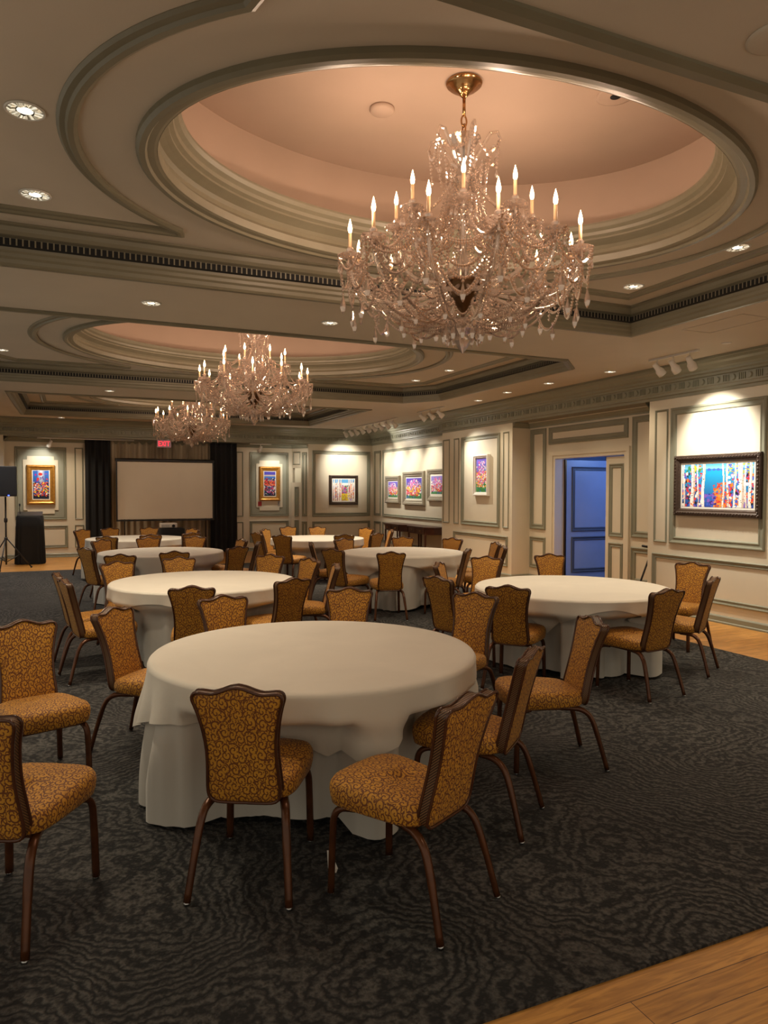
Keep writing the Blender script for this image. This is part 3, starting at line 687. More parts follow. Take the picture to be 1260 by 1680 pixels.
# track lights
def spothead(parent, p, aim, lit):
    h = empty('spot_head', p, 0); h.parent = parent
    b = MB(); b.tube([(0,0,-.005),(0,0,-.085)], .008, 8); b.build('stem', M['white'], h)
    b = MB(); q = Vector(aim).normalized().to_track_quat('-Z','Y').to_matrix()
    b.lathe([(.012,.06),(.034,.055),(.037,-.02),(.05,-.045),(.056,-.06),(.056,-.12),(.050,-.12),(.046,-.07)], (0,0,-.10), 16, True, q); b.build('housing', M['white'], h)
    b = MB(); b.lathe([(.046,-.10),(.040,-.104)], (0,0,-.10), 16, True, q); b.build('lens', M['spotlens' if lit else 'spotdim'], h)
def track(a, c, z, n, aim, label, lit=True, fr=None):
    a, c = Vector(a), Vector(c); mid = (a+c)/2; o = empty('track_light', (mid.x, mid.y, z), 0, label, 'track light')
    L = (c-a).length; ang = math.atan2(c.y-a.y, c.x-a.x); mt = Matrix.Rotation(ang, 3, 'Z')
    b = MB(); b.obox((0,0,-.012), (L,.034,.024), mt); fixn(b.build('rail', M['white'], o))
    for i in range(n):
        p = (a-mid)+(c-a)*(fr if fr else (i+.5)/n); spothead(o, (p.x,p.y,-.02), aim(i), lit)
track((6.95,7.25),(6.95,6.45), ZC, 3, lambda i: (.75,-.1+.15*i,-.75), 'white ceiling track light with three heads aimed at the birch and lake painting')
track((7.05,20.0-.9),(7.05,15.4), ZC, 9, lambda i: (.75,.25-.05*i,-.75), 'long white track light with nine heads before the three flower paintings')
track((6.95,14.1),(6.95,12.9), ZC, 3, lambda i: (.75,-.35,-.75), 'white ceiling track light with three heads aimed at the narrow flower painting')
track((-.75,19.50),(1.5,19.50), 2.978, 1, lambda i: (-.4,.2,-.8), 'long white track rail with a single head lighting the gold framed blossom painting', fr=.13)
track((4.5,19.50),(5.1,19.50), 2.978, 1, lambda i: (-.3,.35,-.7), 'single white spot on the recess soffit above the gold framed flower field')
# ------------------------------------------------------------------ chandeliers
def bez(p0, p1, p2, p3, n=14):
    out = []
    for i in range(n+1):
        t = i/n; out.append(tuple(p0[k]*(1-t)**3+3*p1[k]*t*(1-t)**2+3*p2[k]*t*t*(1-t)+p3[k]*t**3 for k in range(3)))
    return out
def strand(mb, a, c, sag, step=.023, r=.0118):
    a, c = Vector(a), Vector(c); L = (c-a).length+sag*1.4; n = max(3, int(L/step))
    for i in range(n+1):
        t = i/n; p = a.lerp(c, t); p.z -= sag*4*t*(1-t)
        mb.octa(p, r, r*1.05, 5)
def chandelier(z0, label):
    """local origin at the dome top, z downwards negative (world z = ZT + z)"""
    ch = empty('chandelier', (0,0,0), 0, label, 'chandelier')
    Z = lambda z: z-ZT
    b = MB(); b.lathe([(.115,0),(.122,-.008),(.118,-.018),(.104,-.022),(.106,-.030),(.088,-.036),(.090,-.043),(.066,-.050),(.067,-.058),(.040,-.068),(.030,-.085),(.014,-.10)], (0,0,0), 28); b.build('canopy', M['brass'], ch)
    b = MB(); b.tube([(0,0,-.095),(0,0,Z(4.20))], .011, 10); b.build('rod', M['brass'], ch)
    b = MB()
    for i, z in enumerate((4.165, 4.11, 4.055)):
        pts = []
        for k in range(17):
            a = 2*PI*k/16; u = .02*math.cos(a); v = .036*math.sin(a)
            pts.append((u,0,Z(z)+v) if i % 2 == 0 else (0,u,Z(z)+v))
        b.tube(pts, .006, 6, caps=False)
    b.build('chain', M['brass'], ch)
    b = MB(); b.lathe([(.02,Z(4.03)),(.09,Z(4.06)),(.115,Z(4.05)),(.06,Z(3.98)),(.03,Z(3.9)),(.05,Z(3.83)),(.075,Z(3.78)),(.04,Z(3.72)),(.02,Z(3.68)),(.035,Z(3.6)),(.05,Z(3.5)),(.03,Z(3.42)),(.02,Z(3.3)),(.045,Z(3.22)),(.03,Z(3.12))], (0,0,0), 14, False); b.build('glass_column', M['glass'], ch)
    b = MB(); b.tube([(0,0,Z(4.03)),(0,0,Z(2.9))], .009, 8); b.build('core_rod', M['darkbrass'], ch)
    b = MB(); b.lathe([(.05,Z(3.12)),(.115,Z(3.115)),(.12,Z(3.09)),(.10,Z(3.03)),(.06,Z(2.96)),(.02,Z(2.90)),(.012,Z(2.87))], (0,0,0), 24); b.build('arm_bowl', M['darkbrass'], ch)
    b = MB(); b.lathe([(.012,Z(2.87)),(.11,Z(2.85)),(.13,Z(2.83)),(.10,Z(2.78)),(.05,Z(2.74)),(.06,Z(2.71)),(.035,Z(2.67)),(.005,Z(2.63))], (0,0,0), 10, False); b.build('glass_finial', M['glass'], ch)
    # crown of curled glass scrolls
    for i in range(6):
        a = 2*PI*i/6+.3; c, s = math.cos(a), math.sin(a)
        loc = [(.03,3.86),(.08,3.90),(.13,3.99),(.18,4.06),(.225,4.06),(.245,4.01),(.225,3.965),(.195,3.975)]
        b = MB(); b.tube([(x*c,x*s,Z(z)) for x,z in loc], [.011,.012,.012,.012,.011,.010,.009,.008], 6, False); sc = b.build('crown_scroll', M['glass'], ch)
        b = MB(); strand(b, (.235*c,.235*s,Z(4.0)), (.22*c,.22*s,Z(3.83)), 0); b.drop((.22*c,.22*s,Z(3.82)), .013, .06); strand(b, (.19*c,.19*s,Z(3.96)), (.15*c,.15*s,Z(3.76)), 0)
        b.build('bead_strand', M['crystal'], ch)
        a2 = 2*PI*(i+1)/6+.3; b = MB(); strand(b, (.24*c,.24*s,Z(4.0)), (.24*math.cos(a2),.24*math.sin(a2),Z(4.0)), .10); b.build('bead_strand', M['crystal'], ch)
    def arm(r0, z0_, r1, zt, ang, low, nm):
        c, s = math.cos(ang), math.sin(ang); f = lambda r, z: (r*c, r*s, Z(z))
        b = MB(); b.tube(bez(f(r0,z0_), f(r0+(r1-r0)*.45,low), f(r1-.02,low-.03), f(r1,zt-.215), 16), .0125, 8); b.build('x', None).name = '_tmp'
        t_ = bpy.data.objects['_tmp']; ar = t_; ar.name = nm; ar.data.name = nm; ar.data.materials.append(M['glass']); ar.parent = ch
        x, y = r1*c, r1*s
        b = MB()
        b.lathe([(.012,Z(zt)-.235),(.022,Z(zt)-.225),(.022,Z(zt)-.205),(.055,Z(zt)-.195),(.075,Z(zt)-.18),(.078,Z(zt)-.176),(.03,Z(zt)-.188),(.014,Z(zt)-.17),(.026,Z(zt)-.14),(.012,Z(zt)-.125)], (x,y,0), 12, False)
        b.build('bobeche', M['crystal'], ar)
        b = MB(); b.lathe([(.011,Z(zt)-.15),(.011,Z(zt)-.035)], (x,y,0), 10); b.build('candle_sleeve', M['candle'], ar)
        b = MB(); b.lathe([(.006,Z(zt)-.037),(.013,Z(zt)-.02),(.0145,Z(zt)-.003),(.009,Z(zt)+.025),(.003,Z(zt)+.048),(.0008,Z(zt)+.058)], (x,y,0), 10); b.build('candle_bulb', M['bulb'], ar)
        b = MB()
        for k in range(9):
            q = 2*PI*k/9; px, py = x+.074*math.cos(q), y+.074*math.sin(q)
            n = 2+(k % 3)
            for j in range(n): b.octa((px,py,Z(zt)-.185-j*.02), .0085, .009)
            b.drop((px,py,Z(zt)-.18-n*.02), .010, .055)
        pf = b.build('prism_fringe', M['crystal'], ar); pf['kind'] = 'stuff'
        return (x, y)
    lows, ups = [], []
    RL, ZL, RU, ZUP = .76, 3.42, .45, 3.665
    for i in range(12): lows.append(arm(.06, 3.08, RL, ZL, 2*PI*i/12+rad(15)+VA, 2.90, 'lower_arm'))
    for i in range(8): ups.append(arm(.05, 3.12, RU, ZUP, 2*PI*i/8+VA, 3.10, 'upper_arm'))
    zl, zu = Z(ZL-.19), Z(ZUP-.19)
    strands = []
    def st(a, c, sag, *rest):
        for a2, c2, s2 in ((a, c, sag),)+rest: strands.append((a2, c2, s2))
    for i in range(12):
        x, y = lows[i]; X, Y = lows[(i+1) % 12]
        st((x,y,zl), (X,Y,zl), .10); st((x*1.03,y*1.03,zl-.01), (X*1.03,Y*1.03,zl-.01), .24); st((x*.98,y*.98,zl-.02), (X*.9,Y*.9,zl-.02), .36)
        st((x,y,zl), (x*.22,y*.22,Z(2.80)), .12, ((x*.97,y*.97,zl-.04), (x*.24,y*.24,Z(2.86)), .20)); st((x*1.08,y*1.08,zl), (x*1.06,y*1.06,zl-.24), 0)
        ux, uy = ups[int(round(i*8/12)) % 8]; st((ux,uy,zu), (x,y,zl), .13); st((ux*.96,uy*.96,zu-.03), (x*.92,y*.92,zl), .22)
        b = MB(); px, py = x*.98, y*.98
        b.drop((x*1.06,y*1.06,zl-.25), .022, .12); b.build('crystal_pendant', M['crystal'], ch)
        b = MB(); b.drop(((x+X)/2*1.0,(y+Y)/2*1.0,zl-.34), .019, .11); b.octa(((x+X)/2,(y+Y)/2,zl-.33), .012); b.build('crystal_pendant', M['crystal'], ch)
        b = MB(); q = 2*PI*i/12; b.drop((.125*math.cos(q),.125*math.sin(q),Z(2.82)), .018, .13); b.build('crystal_pendant', M['crystal'], ch)
        b = MB(); b.drop((x*.55,y*.55,Z(2.86)), .017, .11); b.octa((x*.55,y*.55,Z(2.87)), .01); b.build('crystal_pendant', M['crystal'], ch)
    for i in range(8):
        x, y = ups[i]; X, Y = ups[(i+1) % 8]; k = .15
        st((x,y,zu), (X,Y,zu), .11); st((x,y,zu), (X*.95,Y*.95,zu), .20)
        st((x*k*1.1,y*k*1.1,Z(3.80)), (x,y,zu), .09); st((x*k,y*k,Z(3.76)), (x*.9,y*.9,zu-.02), .17)
        st((x*.25,y*.25,Z(3.82)), (x*.22,y*.22,Z(3.45)), 0, ((x*.16,y*.16,Z(3.78)), (x*.32,y*.32,Z(3.30)), 0)); st((x*.12,y*.12,Z(3.74)), (x*.45,y*.45,Z(3.38)), .05)
        st((x*.20,y*.20,Z(3.1)), (x*.9,y*.9,zu-.03), .10)
        st((x*.34,y*.34,Z(3.40)), (x*.30,y*.30,Z(3.08)), 0)
        st((x*1.05,y*1.05,zu-.02), (X*1.05,Y*1.05,zu-.02), .28); st((x*.28,y*.28,Z(3.66)), (x*.5,y*.5,Z(3.36)), .03); st((x*.7,y*.7,Z(3.40)), (X*.7,Y*.7,Z(3.40)), .16)
    for i in range(12):
        x, y = lows[i]; X, Y = lows[(i+1) % 12]
        st((x*.72,y*.72,Z(3.12)), (X*.72,Y*.72,Z(3.12)), .14); st((x*.5,y*.5,Z(3.02)), (X*.5,Y*.5,Z(3.02)), .10)
        st((x*.90,y*.90,zl-.04), (x*.30,y*.30,Z(2.92)), .16); st((x*1.10,y*1.10,zl+.01), (X*1.10,Y*1.10,zl+.01), .15)
        st((x*.4,y*.4,Z(2.95)), (X*.4,Y*.4,Z(2.95)), .13); st((x*.8,y*.8,Z(3.06)), (x*.8,y*.8,Z(2.88)), 0); st((x*.2,y*.2,Z(2.84)), (X*.2,Y*.2,Z(2.84)), .06)
    for a2, c2, s2 in strands[:88]:
        b = MB(); strand(b, a2, c2, s2); b.build('bead_strand', M['crystal'], ch)
    b = MB()
    for a2, c2, s2 in strands[88:]: strand(b, a2, c2, s2)
    o = b.build('bead_strand', M['crystal'], ch); o['kind'] = 'stuff'
    return ch
VA = math.atan2(-4.22, -2.42)
ch1 = chandelier(0, 'big crystal chandelier hanging from the dome over the front of the room')
ch2 = copy_tree(ch1); ch3 = copy_tree(ch1)
ch2['label'] = 'middle crystal chandelier of the three, two tiers of candles lit'
ch3['label'] = 'crystal chandelier hanging in front of the projection screen, farthest down the room'
for o, (x, y) in ((ch1, (2.42,4.23)), (ch2, (CX,10.2)), (ch3, (2.45,16.2))):
    o.location = (x, y, ZT); o['group'] = 'crystal chandeliers'
for x, y, p in ((2.42,4.23,1.), (CX,10.2,1.15), (2.45,16.2,.6)):
    for i in range(6):
        a = 2*PI*i/6+.2; point((x+.92*math.cos(a), y+.92*math.sin(a), 3.46), 10*p, PINK, .03)
    for i in range(3): a = 2*PI*i/3+.5; point((x+.55*math.cos(a), y+.55*math.sin(a), 3.86), 7*p, PINK, .06)
# ------------------------------------------------------------------ chair
def crom(P, n=4, closed=False):
    out = []; m = len(P)
    for i in range(m-1):
        p0 = Vector(P[max(0,i-1)]); p1 = Vector(P[i]); p2 = Vector(P[i+1]); p3 = Vector(P[min(m-1,i+2)])
        for k in range(n):
            t = k/n; out.append(.5*((2*p1)+(-p0+p2)*t+(2*p0-5*p1+4*p2-p3)*t*t+(-p0+3*p1-3*p2+p3)*t**3))
    out.append(Vector(P[-1])); return out
HALF = [(0,.385),(.10,.385),(.145,.392),(.166,.415),(.169,.46),(.163,.54),(.160,.62),(.167,.70),(.182,.775),(.197,.825),(.204,.848),(.200,.868),(.183,.878),(.15,.876),(.115,.873),(.075,.882),(.035,.897),(0,.903)]
hp = crom([(x*.90, z) for x, z in HALF], 2)
OUT = [(p.x, p.y) for p in hp] + [(-p.x, p.y) for p in hp[-2:0:-1]]
ZB = .385
def ytilt(z): return -.215-.20*(z-ZB)-.10*(z-ZB)**2
def set_uv(o, fn):
    uv = o.data.uv_layers.new(name='UVMap')
    for p in o.data.polygons:
        n = p.normal
        for li in p.loop_indices:
            v = o.data.vertices[o.data.loops[li].vertex_index].co; uv.data[li].uv = fn(v, n)
def back_cushion():
    b = MB(); n = len(OUT); cz = .64
    for sd in (1, -1):
        rows = [(1., .022), (1.0, .030), (.965, .040), (.88, .046), (.7, .050), (.4, .052), (.05, .052)]
        vs = []; fs = []
        for s_, d in rows:
            for x, z in OUT:
                zz = cz+(z-cz)*s_; xx = x*s_
                if s_ == 1: xx *= .985
                vs.append((xx, ytilt(zz)+sd*d*(.62 if sd > 0 else .5), zz))
        for q in range(len(rows)-1):
            for i in range(n): fs.append((q*n+i, q*n+(i+1)%n, (q+1)*n+(i+1)%n, (q+1)*n+i))
        fs.append(tuple((len(rows)-1)*n+i for i in range(n)))
        b.add(vs, fs, True)
    o = b.build('backrest', M['damask']); fixn(o); set_uv(o, lambda v, nn: (v.x+(.5 if v.y > ytilt(v.z) else 0), v.z)); return o
def rim(dy, r, name, m, grow=1.0):
    b = MB(); n = len(OUT); pts = [(x*grow, ytilt(z)+dy, .64+(z-.64)*(1+(grow-1)*.6)) for x, z in OUT]; pts.append(pts[0])
    b.tube(pts, r, 6, caps=False); return fixn(b.build(name, m))
def rim_band():
    b = MB(); n = len(OUT); vs = []
    for dy in (-.016, -.006, .006, .020):
        for x, z in OUT: vs.append((x*1.01, ytilt(z)+dy, .64+(z-.64)*1.008))
    fs = [(q*n+i, q*n+(i+1)%n, (q+1)*n+(i+1)%n, (q+1)*n+i) for q in range(3) for i in range(n)]
    b.add(vs, fs, True); return fixn(b.build('rim_band', M['rope']))
def seat_mesh():
    b = MB(); n = 36; P = []
    for i in range(n):
        a = 2*PI*i/n; c, s = math.cos(a), math.sin(a); e = .42
        x = math.copysign(abs(c)**e, c); y = math.copysign(abs(s)**e, s)
        w = .195+.035*(y+1)/2; P.append((x*w, .015+y*.235+(.018*(1-x*x) if y > 0 else 0)))
    rows = [(.0,.385,.0),(.90,.385,0),(.975,.392,0),(1.,.41,0),(1.012,.435,0),(1.0,.458,0),(.955,.475,0),(.85,.486,0),(.6,.494,0),(.3,.497,0),(.02,.498,0)]
    vs = []; fs = []
    for s_, z, _ in rows:
        s2 = max(s_, .02)
        for x, y in P: vs.append((x*s2, .015+(y-.015)*s2, z+(.012*(y-.015)/.24 if z > .4 else 0)))
    for q in range(len(rows)-1):
        for i in range(n): fs.append((q*n+i, q*n+(i+1)%n, (q+1)*n+(i+1)%n, (q+1)*n+i))
    fs.append(tuple(range(n-1,-1,-1))); fs.append(tuple((len(rows)-1)*n+i for i in range(n)))
    b.add(vs, fs, True); o = fixn(b.build('seat', M['damask'])); set_uv(o, lambda v, nn: (v.y+.3, v.z) if abs(nn.x) > .72 else ((v.x+.3, v.z) if abs(nn.y) > .72 else (v.x+.3, v.y+.3))); return o
def make_chair():
    ch = empty('banquet_chair', (0,0,0), 0, 'x', 'chair', 'gold damask banquet chairs')
    for o in (seat_mesh(), back_cushion(), rim(-.020, .0068, 'back_rim', M['rim'], 1.012), rim(.026, .0068, 'front_rim', M['rim'], 1.012), rim_band()): o.parent = ch
    b = MB(); b.box(-.15,.15,-.17,.19,.365,.388); fixn(b.build('seat_frame', M['legm'], ch))
    for s in (-1, 1):
        pts = crom([(s*.13,-.08,.372),(s*.155,-.17,.372),(s*.172,-.225,.352),(s*.182,-.262,.30),(s*.195,-.30,.18),(s*.212,-.345,.01)], 4)
        b = MB(); b.tube(pts, [.0195]*8+[.0185]*8+[.0165]*(len(pts)-16), 8, sq=.85); lg = b.build('leg', M['legm'], ch)
        b = MB(); b.lathe([(.012,0),(.013,.012)], (s*.212,-.346,0), 8); b.build('foot_glide', M['glide'], lg)
        pts = crom([(s*.15,.12,.372),(s*.175,.175,.368),(s*.188,.205,.335),(s*.193,.212,.25),(s*.198,.217,.01)], 4)
        b = MB(); b.tube(pts, .018, 8, sq=.85); lg = b.build('leg', M['legm'], ch)
        b = MB(); b.lathe([(.012,0),(.013,.012)], (s*.198,.217,0), 8); b.build('foot_glide', M['glide'], lg)
    return ch
TB = dict(T1=(1.3,3.98), T2=(4.46,5.64), T3=(1.25,7.46), T4=(4.60,9.84), T5=(1.25,11.25), T6=(1.14,14.6), T7=(4.41,13.35))
# chairs: table, crest x, crest y, heading, label
#C0#
CHAIRS = [
    ('T1', 0.62, 2.89, 62, 'gold damask chair seen from behind at the near edge of the front table'),
    ('T1', 1.41, 2.43, 118, 'gold damask chair turned side on before the front table, white tag lying under it'),
    ('T1', 2.11, 3.01, 131, 'chair with narrow edge-on back, right of the front table, second from its near corner'),
    ('T1', 2.99, 3.60, 163, 'chair pulled away from the front table, alone on open carpet to its right'),
    ('T1', 2.86, 4.79, -150, 'chair with its back beyond the right rim of front table, beside the doorway table'),
    ('T1', 2.06, 5.42, -118, 'chair at the far rim of the front table, right of its centre, facing the viewer'),
    ('T1', 1.04, 5.38, -80, 'chair at the far left rim of the front table overlapping a darker chair back'),
    ('T1', 0.26, 5.11, -40, 'chair left of the front table with its seat tucked against the white cloth'),
    ('T1', -0.27, 4.80, -72, 'chair standing apart at the picture left edge, seat turned to the viewer'),
    ('T1', -0.34, 2.95, 62, 'closest chair at the lower left, its back cut off by the picture edge'),
    ('T3', 0.91, 6.05, 75, 'darker chair seen from behind at the near edge of second left row table'),
    ('T3', 1.82, 6.25, 110, 'chair seen from behind at right near edge of second left row table'),
    ('T3', -0.11, 7.49, 8, 'further chair of the nested edge-on pair left of the second left row table'),
    ('T3', -0.04, 6.92, 12, 'nearer chair of the nested edge-on pair left of the second left row table'),
    ('T3', 2.53, 7.98, -165, 'chair right of the second left row table, half hidden by an edge-on chair'),
    ('T3', 2.60, 7.29, 165, 'edge-on chair with seat toward the second left row table, behind the front table'),
    ('T3', 2.23, 8.62, -131, 'chair facing viewer across the right far rim of second left row table'),
    ('T3', 0.46, 8.40, -70, 'chair facing viewer at left far rim of the second left row table'),
    ('T3', 1.16, 8.70, -95, 'chair facing viewer at the middle far rim of the second left row table'),
    ('T5', 0.55, 9.37, 75, 'dark chair back at the left near side of the third left row table'),
    ('T5', 1.22, 9.57, 80, 'dark chair back at the middle near side of the third left row table'),
    ('T5', 0.19, 10.60, 28, 'chair at far left of third left row table, its legs visible on carpet'),
    ('T5', 2.13, 10.06, 120, 'dark chair at the right near side of third left row table'),
    ('T5', 2.51, 11.53, -170, 'chair behind a darker one at the right of the third left row table'),
    ('T5', 2.61, 10.85, 160, 'edge-on chair right of the third left row table beside the aisle'),
    ('T5', 0.44, 12.20, -49, 'brightly lit chair at the left far rim of third left row table'),
    ('T5', 1.17, 12.50, -88, 'brightly lit chair at the middle far rim of third left row table'),
    ('T5', 1.94, 12.53, -118, 'chair at the right far rim of the third left row table'),
    ('T6', 0.20, 15.44, -50, 'leftmost chair beyond the table before the projection screen'),
    ('T6', 0.73, 15.80, -70, 'second chair from left beyond the table before the projection screen'),
    ('T6', 1.50, 15.79, -105, 'chair beyond the table before the projection screen, left of the black cart'),
    ('T6', 2.28, 15.11, -150, 'chair at right end of the table before the projection screen'),
    ('T6', 0.56, 13.07, 60, 'dark chair at left near side of the table before the projection screen'),
    ('T6', 1.29, 13.32, 88, 'dark chair at centre near side of the table before the projection screen'),
    ('T6', 2.03, 13.62, 115, 'dark chair at right near side of the table before the projection screen'),
    ('T7', 4.32, 15.10, -88, 'chair at far rim of the square birch painting table, before the small door'),
    ('T7', 4.91, 14.87, -107, 'chair at far rim of the table directly under the square birch painting'),
    ('T7', 5.71, 14.04, -152, 'chair at far end of the square birch painting table, near the room corner'),
    ('T7', 3.63, 14.33, -40, 'light chair left of the square birch painting table, behind an edge-on chair'),
    ('T7', 3.18, 13.17, 15, 'edge-on dark chair left of the square birch painting table'),
    ('T7', 3.42, 12.32, 45, 'tall dark chair back at left near side of the square birch painting table'),
    ('T7', 4.50, 12.11, 88, 'dark chair back at near side of the square birch painting table'),
    ('T7', 5.19, 12.24, 120, 'chair back at the right near side of the square birch painting table'),
    ('T7', 5.91, 13.22, 165, 'edge-on chair before the console table legs'),
    ('T4', 4.11, 11.04, -75, 'chair facing viewer at the left far rim of middle right row table'),
    ('T4', 5.20, 11.10, -116, 'chair facing viewer at middle far rim of the middle right row table'),
    ('T4', 5.84, 10.52, -151, 'chair facing viewer at the right far rim of middle right row table'),
    ('T4', 3.26, 9.17, 30, 'dark chair with seat showing at the left of the middle right row table'),
    ('T4', 3.37, 10.45, -20, 'narrow light chair back at the far left of middle right row table'),
    ('T4', 3.79, 8.45, 75, 'chair seen squarely from behind at the near edge of middle right row table'),
    ('T4', 4.94, 8.50, 140, 'edge-on chair at the right near side of middle right row table'),
    ('T2', 4.58, 7.41, -140, 'chair between the middle right row table and the doorway table, facing viewer'),
    ('T4', 5.98, 9.42, 165, 'further chair of edge-on pair right of the middle right row table'),
    ('T4', 5.70, 8.77, 155, 'nearer chair of edge-on pair right of the middle right row table'),
    ('T2', 3.73, 6.98, -40, 'light chair at far left of the doorway table behind a darker back'),
    ('T2', 3.12, 5.86, 14, 'chair at the left of the doorway table leaning into a nearer chair back'),
    ('T2', 3.36, 5.08, 42, 'dark chair seen from behind at left near edge of the doorway table'),
    ('T2', 4.42, 4.40, 97, 'chair seen from behind, seat tucked under right near edge of the doorway table'),
    ('T2', 5.44, 4.86, 121, 'edge-on chair at right end of the doorway table near the wooden floor border'),
    ('T2', 6.33, 5.92, -160, 'chair with dark front at far right of the doorway table by the panelled wall'),
    ('T2', 5.50, 7.39, -110, 'chair beyond the doorway table, in front of the open door'),
]
#C1#
CREST = .313
CH = [list(c) for c in CHAIRS]
# ------------------------------------------------------------------ tables and cloths
RT, ZTB = .898, .76
def fold(th, seed):
    w = th+.10*math.sin(th*5+seed)+.05*math.sin(th*3+seed*2)
    k = math.sin(w*17+seed)*.6+math.sin(w*11+seed*1.7)*.5+math.sin(w*29+seed)*.22
    return math.copysign(abs(k)**.8, k)
def sstep(a, b_, x): t = max(0, min(1, (x-a)/(b_-a))); return t*t*(3-2*t)
def dents(key):
    x0, y0 = TB[key]; out = []
    for c in CH:
        sx = c[1]+CREST*math.cos(rad(c[3])); sy = c[2]+CREST*math.sin(rad(c[3])); d = math.hypot(sx-x0, sy-y0)
        if d > 1.25: continue
        out.append((sx-x0, sy-y0, rad(c[3])))
    return out
def rlimit(th, ds):
    """how far out the cloth may hang before meeting a chair seat"""
    best = 9.
    for (cx, cy, h) in ds:
        # sample along the ray
        for k in range(60):
            r = .45+k*.01; x = r*math.cos(th)-cx; y = r*math.sin(th)-cy
            f = x*math.cos(h)+y*math.sin(h); l = -x*math.sin(h)+y*math.cos(h)
            if abs(l) < .275 and -.45 < f < .30: best = min(best, r-.01); break
    return best
def cloth(key, seed, ang, dmid, dcor, under):
    x0, y0 = TB[key]; ds = dents(key); n = 200
    lim = [rlimit(2*PI*i/n, ds) for i in range(n)]
    lim = [min(lim[(i+k) % n] for k in range(-3,4)) for i in range(n)]
    l2 = [sum(lim[(i+k) % n] if lim[(i+k) % n] < 2 else 1.05 for k in range(-7,8))/15 for i in range(n)]; lim = [min(a, b_) if a < 2 else b_ for a, b_ in zip(lim, l2)]
    b = MB(); vs = [(0,0,ZTB+(.004 if not under else 0))]; fs = []
    rr = [.15,.3,.45,.6,.75,.85,.885]
    for r in rr:
        for i in range(n):
            t = 2*PI*i/n; vs.append((r*math.cos(t), r*math.sin(t), ZTB+(.004 if not under else 0)))
    rows = 30 if under else 16
    for j in range(rows+1):
        for i in range(n):
            t = 2*PI*i/n; q = (j/rows)**1.35
            if under:
                hem = .035+.02*math.sin(t*3+seed); L = ZTB-hem
                z = ZTB-L*q
            else:
                u = (t-ang) % (PI/2)-PI/4; cr = max(0, 1-abs(u)/(PI/4)); cr = cr**1.6
                L = dmid+(dcor-dmid)*cr+.012*math.sin(t*5+seed); z = ZTB+.004-L*q
            drop = ZTB-z; e = .007+.004*(not under)
            r = RT+.004+ (e if drop > .01 else e*drop/.01)
            am = .062*sstep(.0,.62,drop); r += am*fold(t, seed)+.045*sstep(0,.72,drop)
            if not under:
                r += .022+.014*sstep(0,.3,drop)*math.sin(t*9+seed*3)+.03*cr*sstep(0,.35,drop)*(1+math.sin((t-ang)*24+seed))
            w = sstep(.60,.50,z) if False else sstep(0,1,(.64-z)/.12)
            r = r*(1-w)+min(r, lim[i]-(0 if not under else .02+.022*(1+fold(t, seed))))*w
            vs.append((r*math.cos(t), r*math.sin(t), z))
    m_ = len(rr)+rows+1
    for i in range(n): fs.append((0, 1+i, 1+(i+1) % n))
    for q in range(m_-1):
        for i in range(n):
            a = 1+q*n; k = (i+1) % n; fs.append((a+i, a+n+i, a+n+k, a+k))
    b.add(vs, fs, True)
    o = fixn(b.build('tablecloth' if under else 'table_overlay', M['cloth2' if under else 'cloth'])); o.location = (x0, y0, 0.012 if under else .0135)
    return o
TL_ = dict(T1='nearest large round table at the front', T2='round table before the open doorway', T3='round table directly behind the front table, on its left',
           T4='round table behind the doorway table, before the narrow flower painting', T5='round table third down the left row', T6='round table just before the projection screen', T7='round table before the square birch painting')
SH = dict(T1='front table', T2='doorway table', T3='second left row table', T4='middle right row table', T5='third left row table', T6='table before the projection screen', T7='table before the square birch painting')
prm = dict(T1=(1.2,rad(32),.21,.40), T2=(2.9,rad(75),.08,.36), T3=(4.1,rad(55),.11,.26), T4=(5.7,rad(65),.10,.42), T5=(7.7,rad(30),.03,.06), T6=(9.1,0,.03,.05), T7=(3.3,0,.03,.06))
for k, (x, y) in TB.items():
    t = empty('round_table', (x,y,.012), 0, TL_[k]+', top under white cloth', 'table')
    b = MB(); b.lathe([(RT-.01,ZTB-.03),(RT,ZTB-.02),(RT,ZTB-.008),(RT-.01,ZTB-.004)], (0,0,0), 64); b.build('tabletop', M['mahog'], t)
    for q in range(4):
        a = rad(45+90*q); b = MB(); b.tube([(.42*math.cos(a),.42*math.sin(a),ZTB-.03),(.44*math.cos(a),.44*math.sin(a),.002)], .016, 8); b.build('leg', M['blackplastic'], t)
    seed, an, dm, dc = prm[k]
    tag(cloth(k, seed, an, dm, dc, True), 'floor length white cloth hanging around the '+SH[k], 'tablecloth')
    if k in ('T1','T2','T3','T4'): tag(cloth(k, seed, an, dm, dc, False), 'short square white overlay spread on top of the '+SH[k], 'tablecloth')
proto = make_chair(); first = True
for (tb, cx, cy, h, lab) in CHAIRS:
    o = proto if first else copy_tree(proto); first = False
    hr = rad(h); o.location = (cx+CREST*math.cos(hr), cy+CREST*math.sin(hr), .012); o.rotation_euler = (0,0,hr-PI/2)
    o['label'] = lab; o['group'] = 'gold damask banquet chairs'; o['category'] = 'chair'
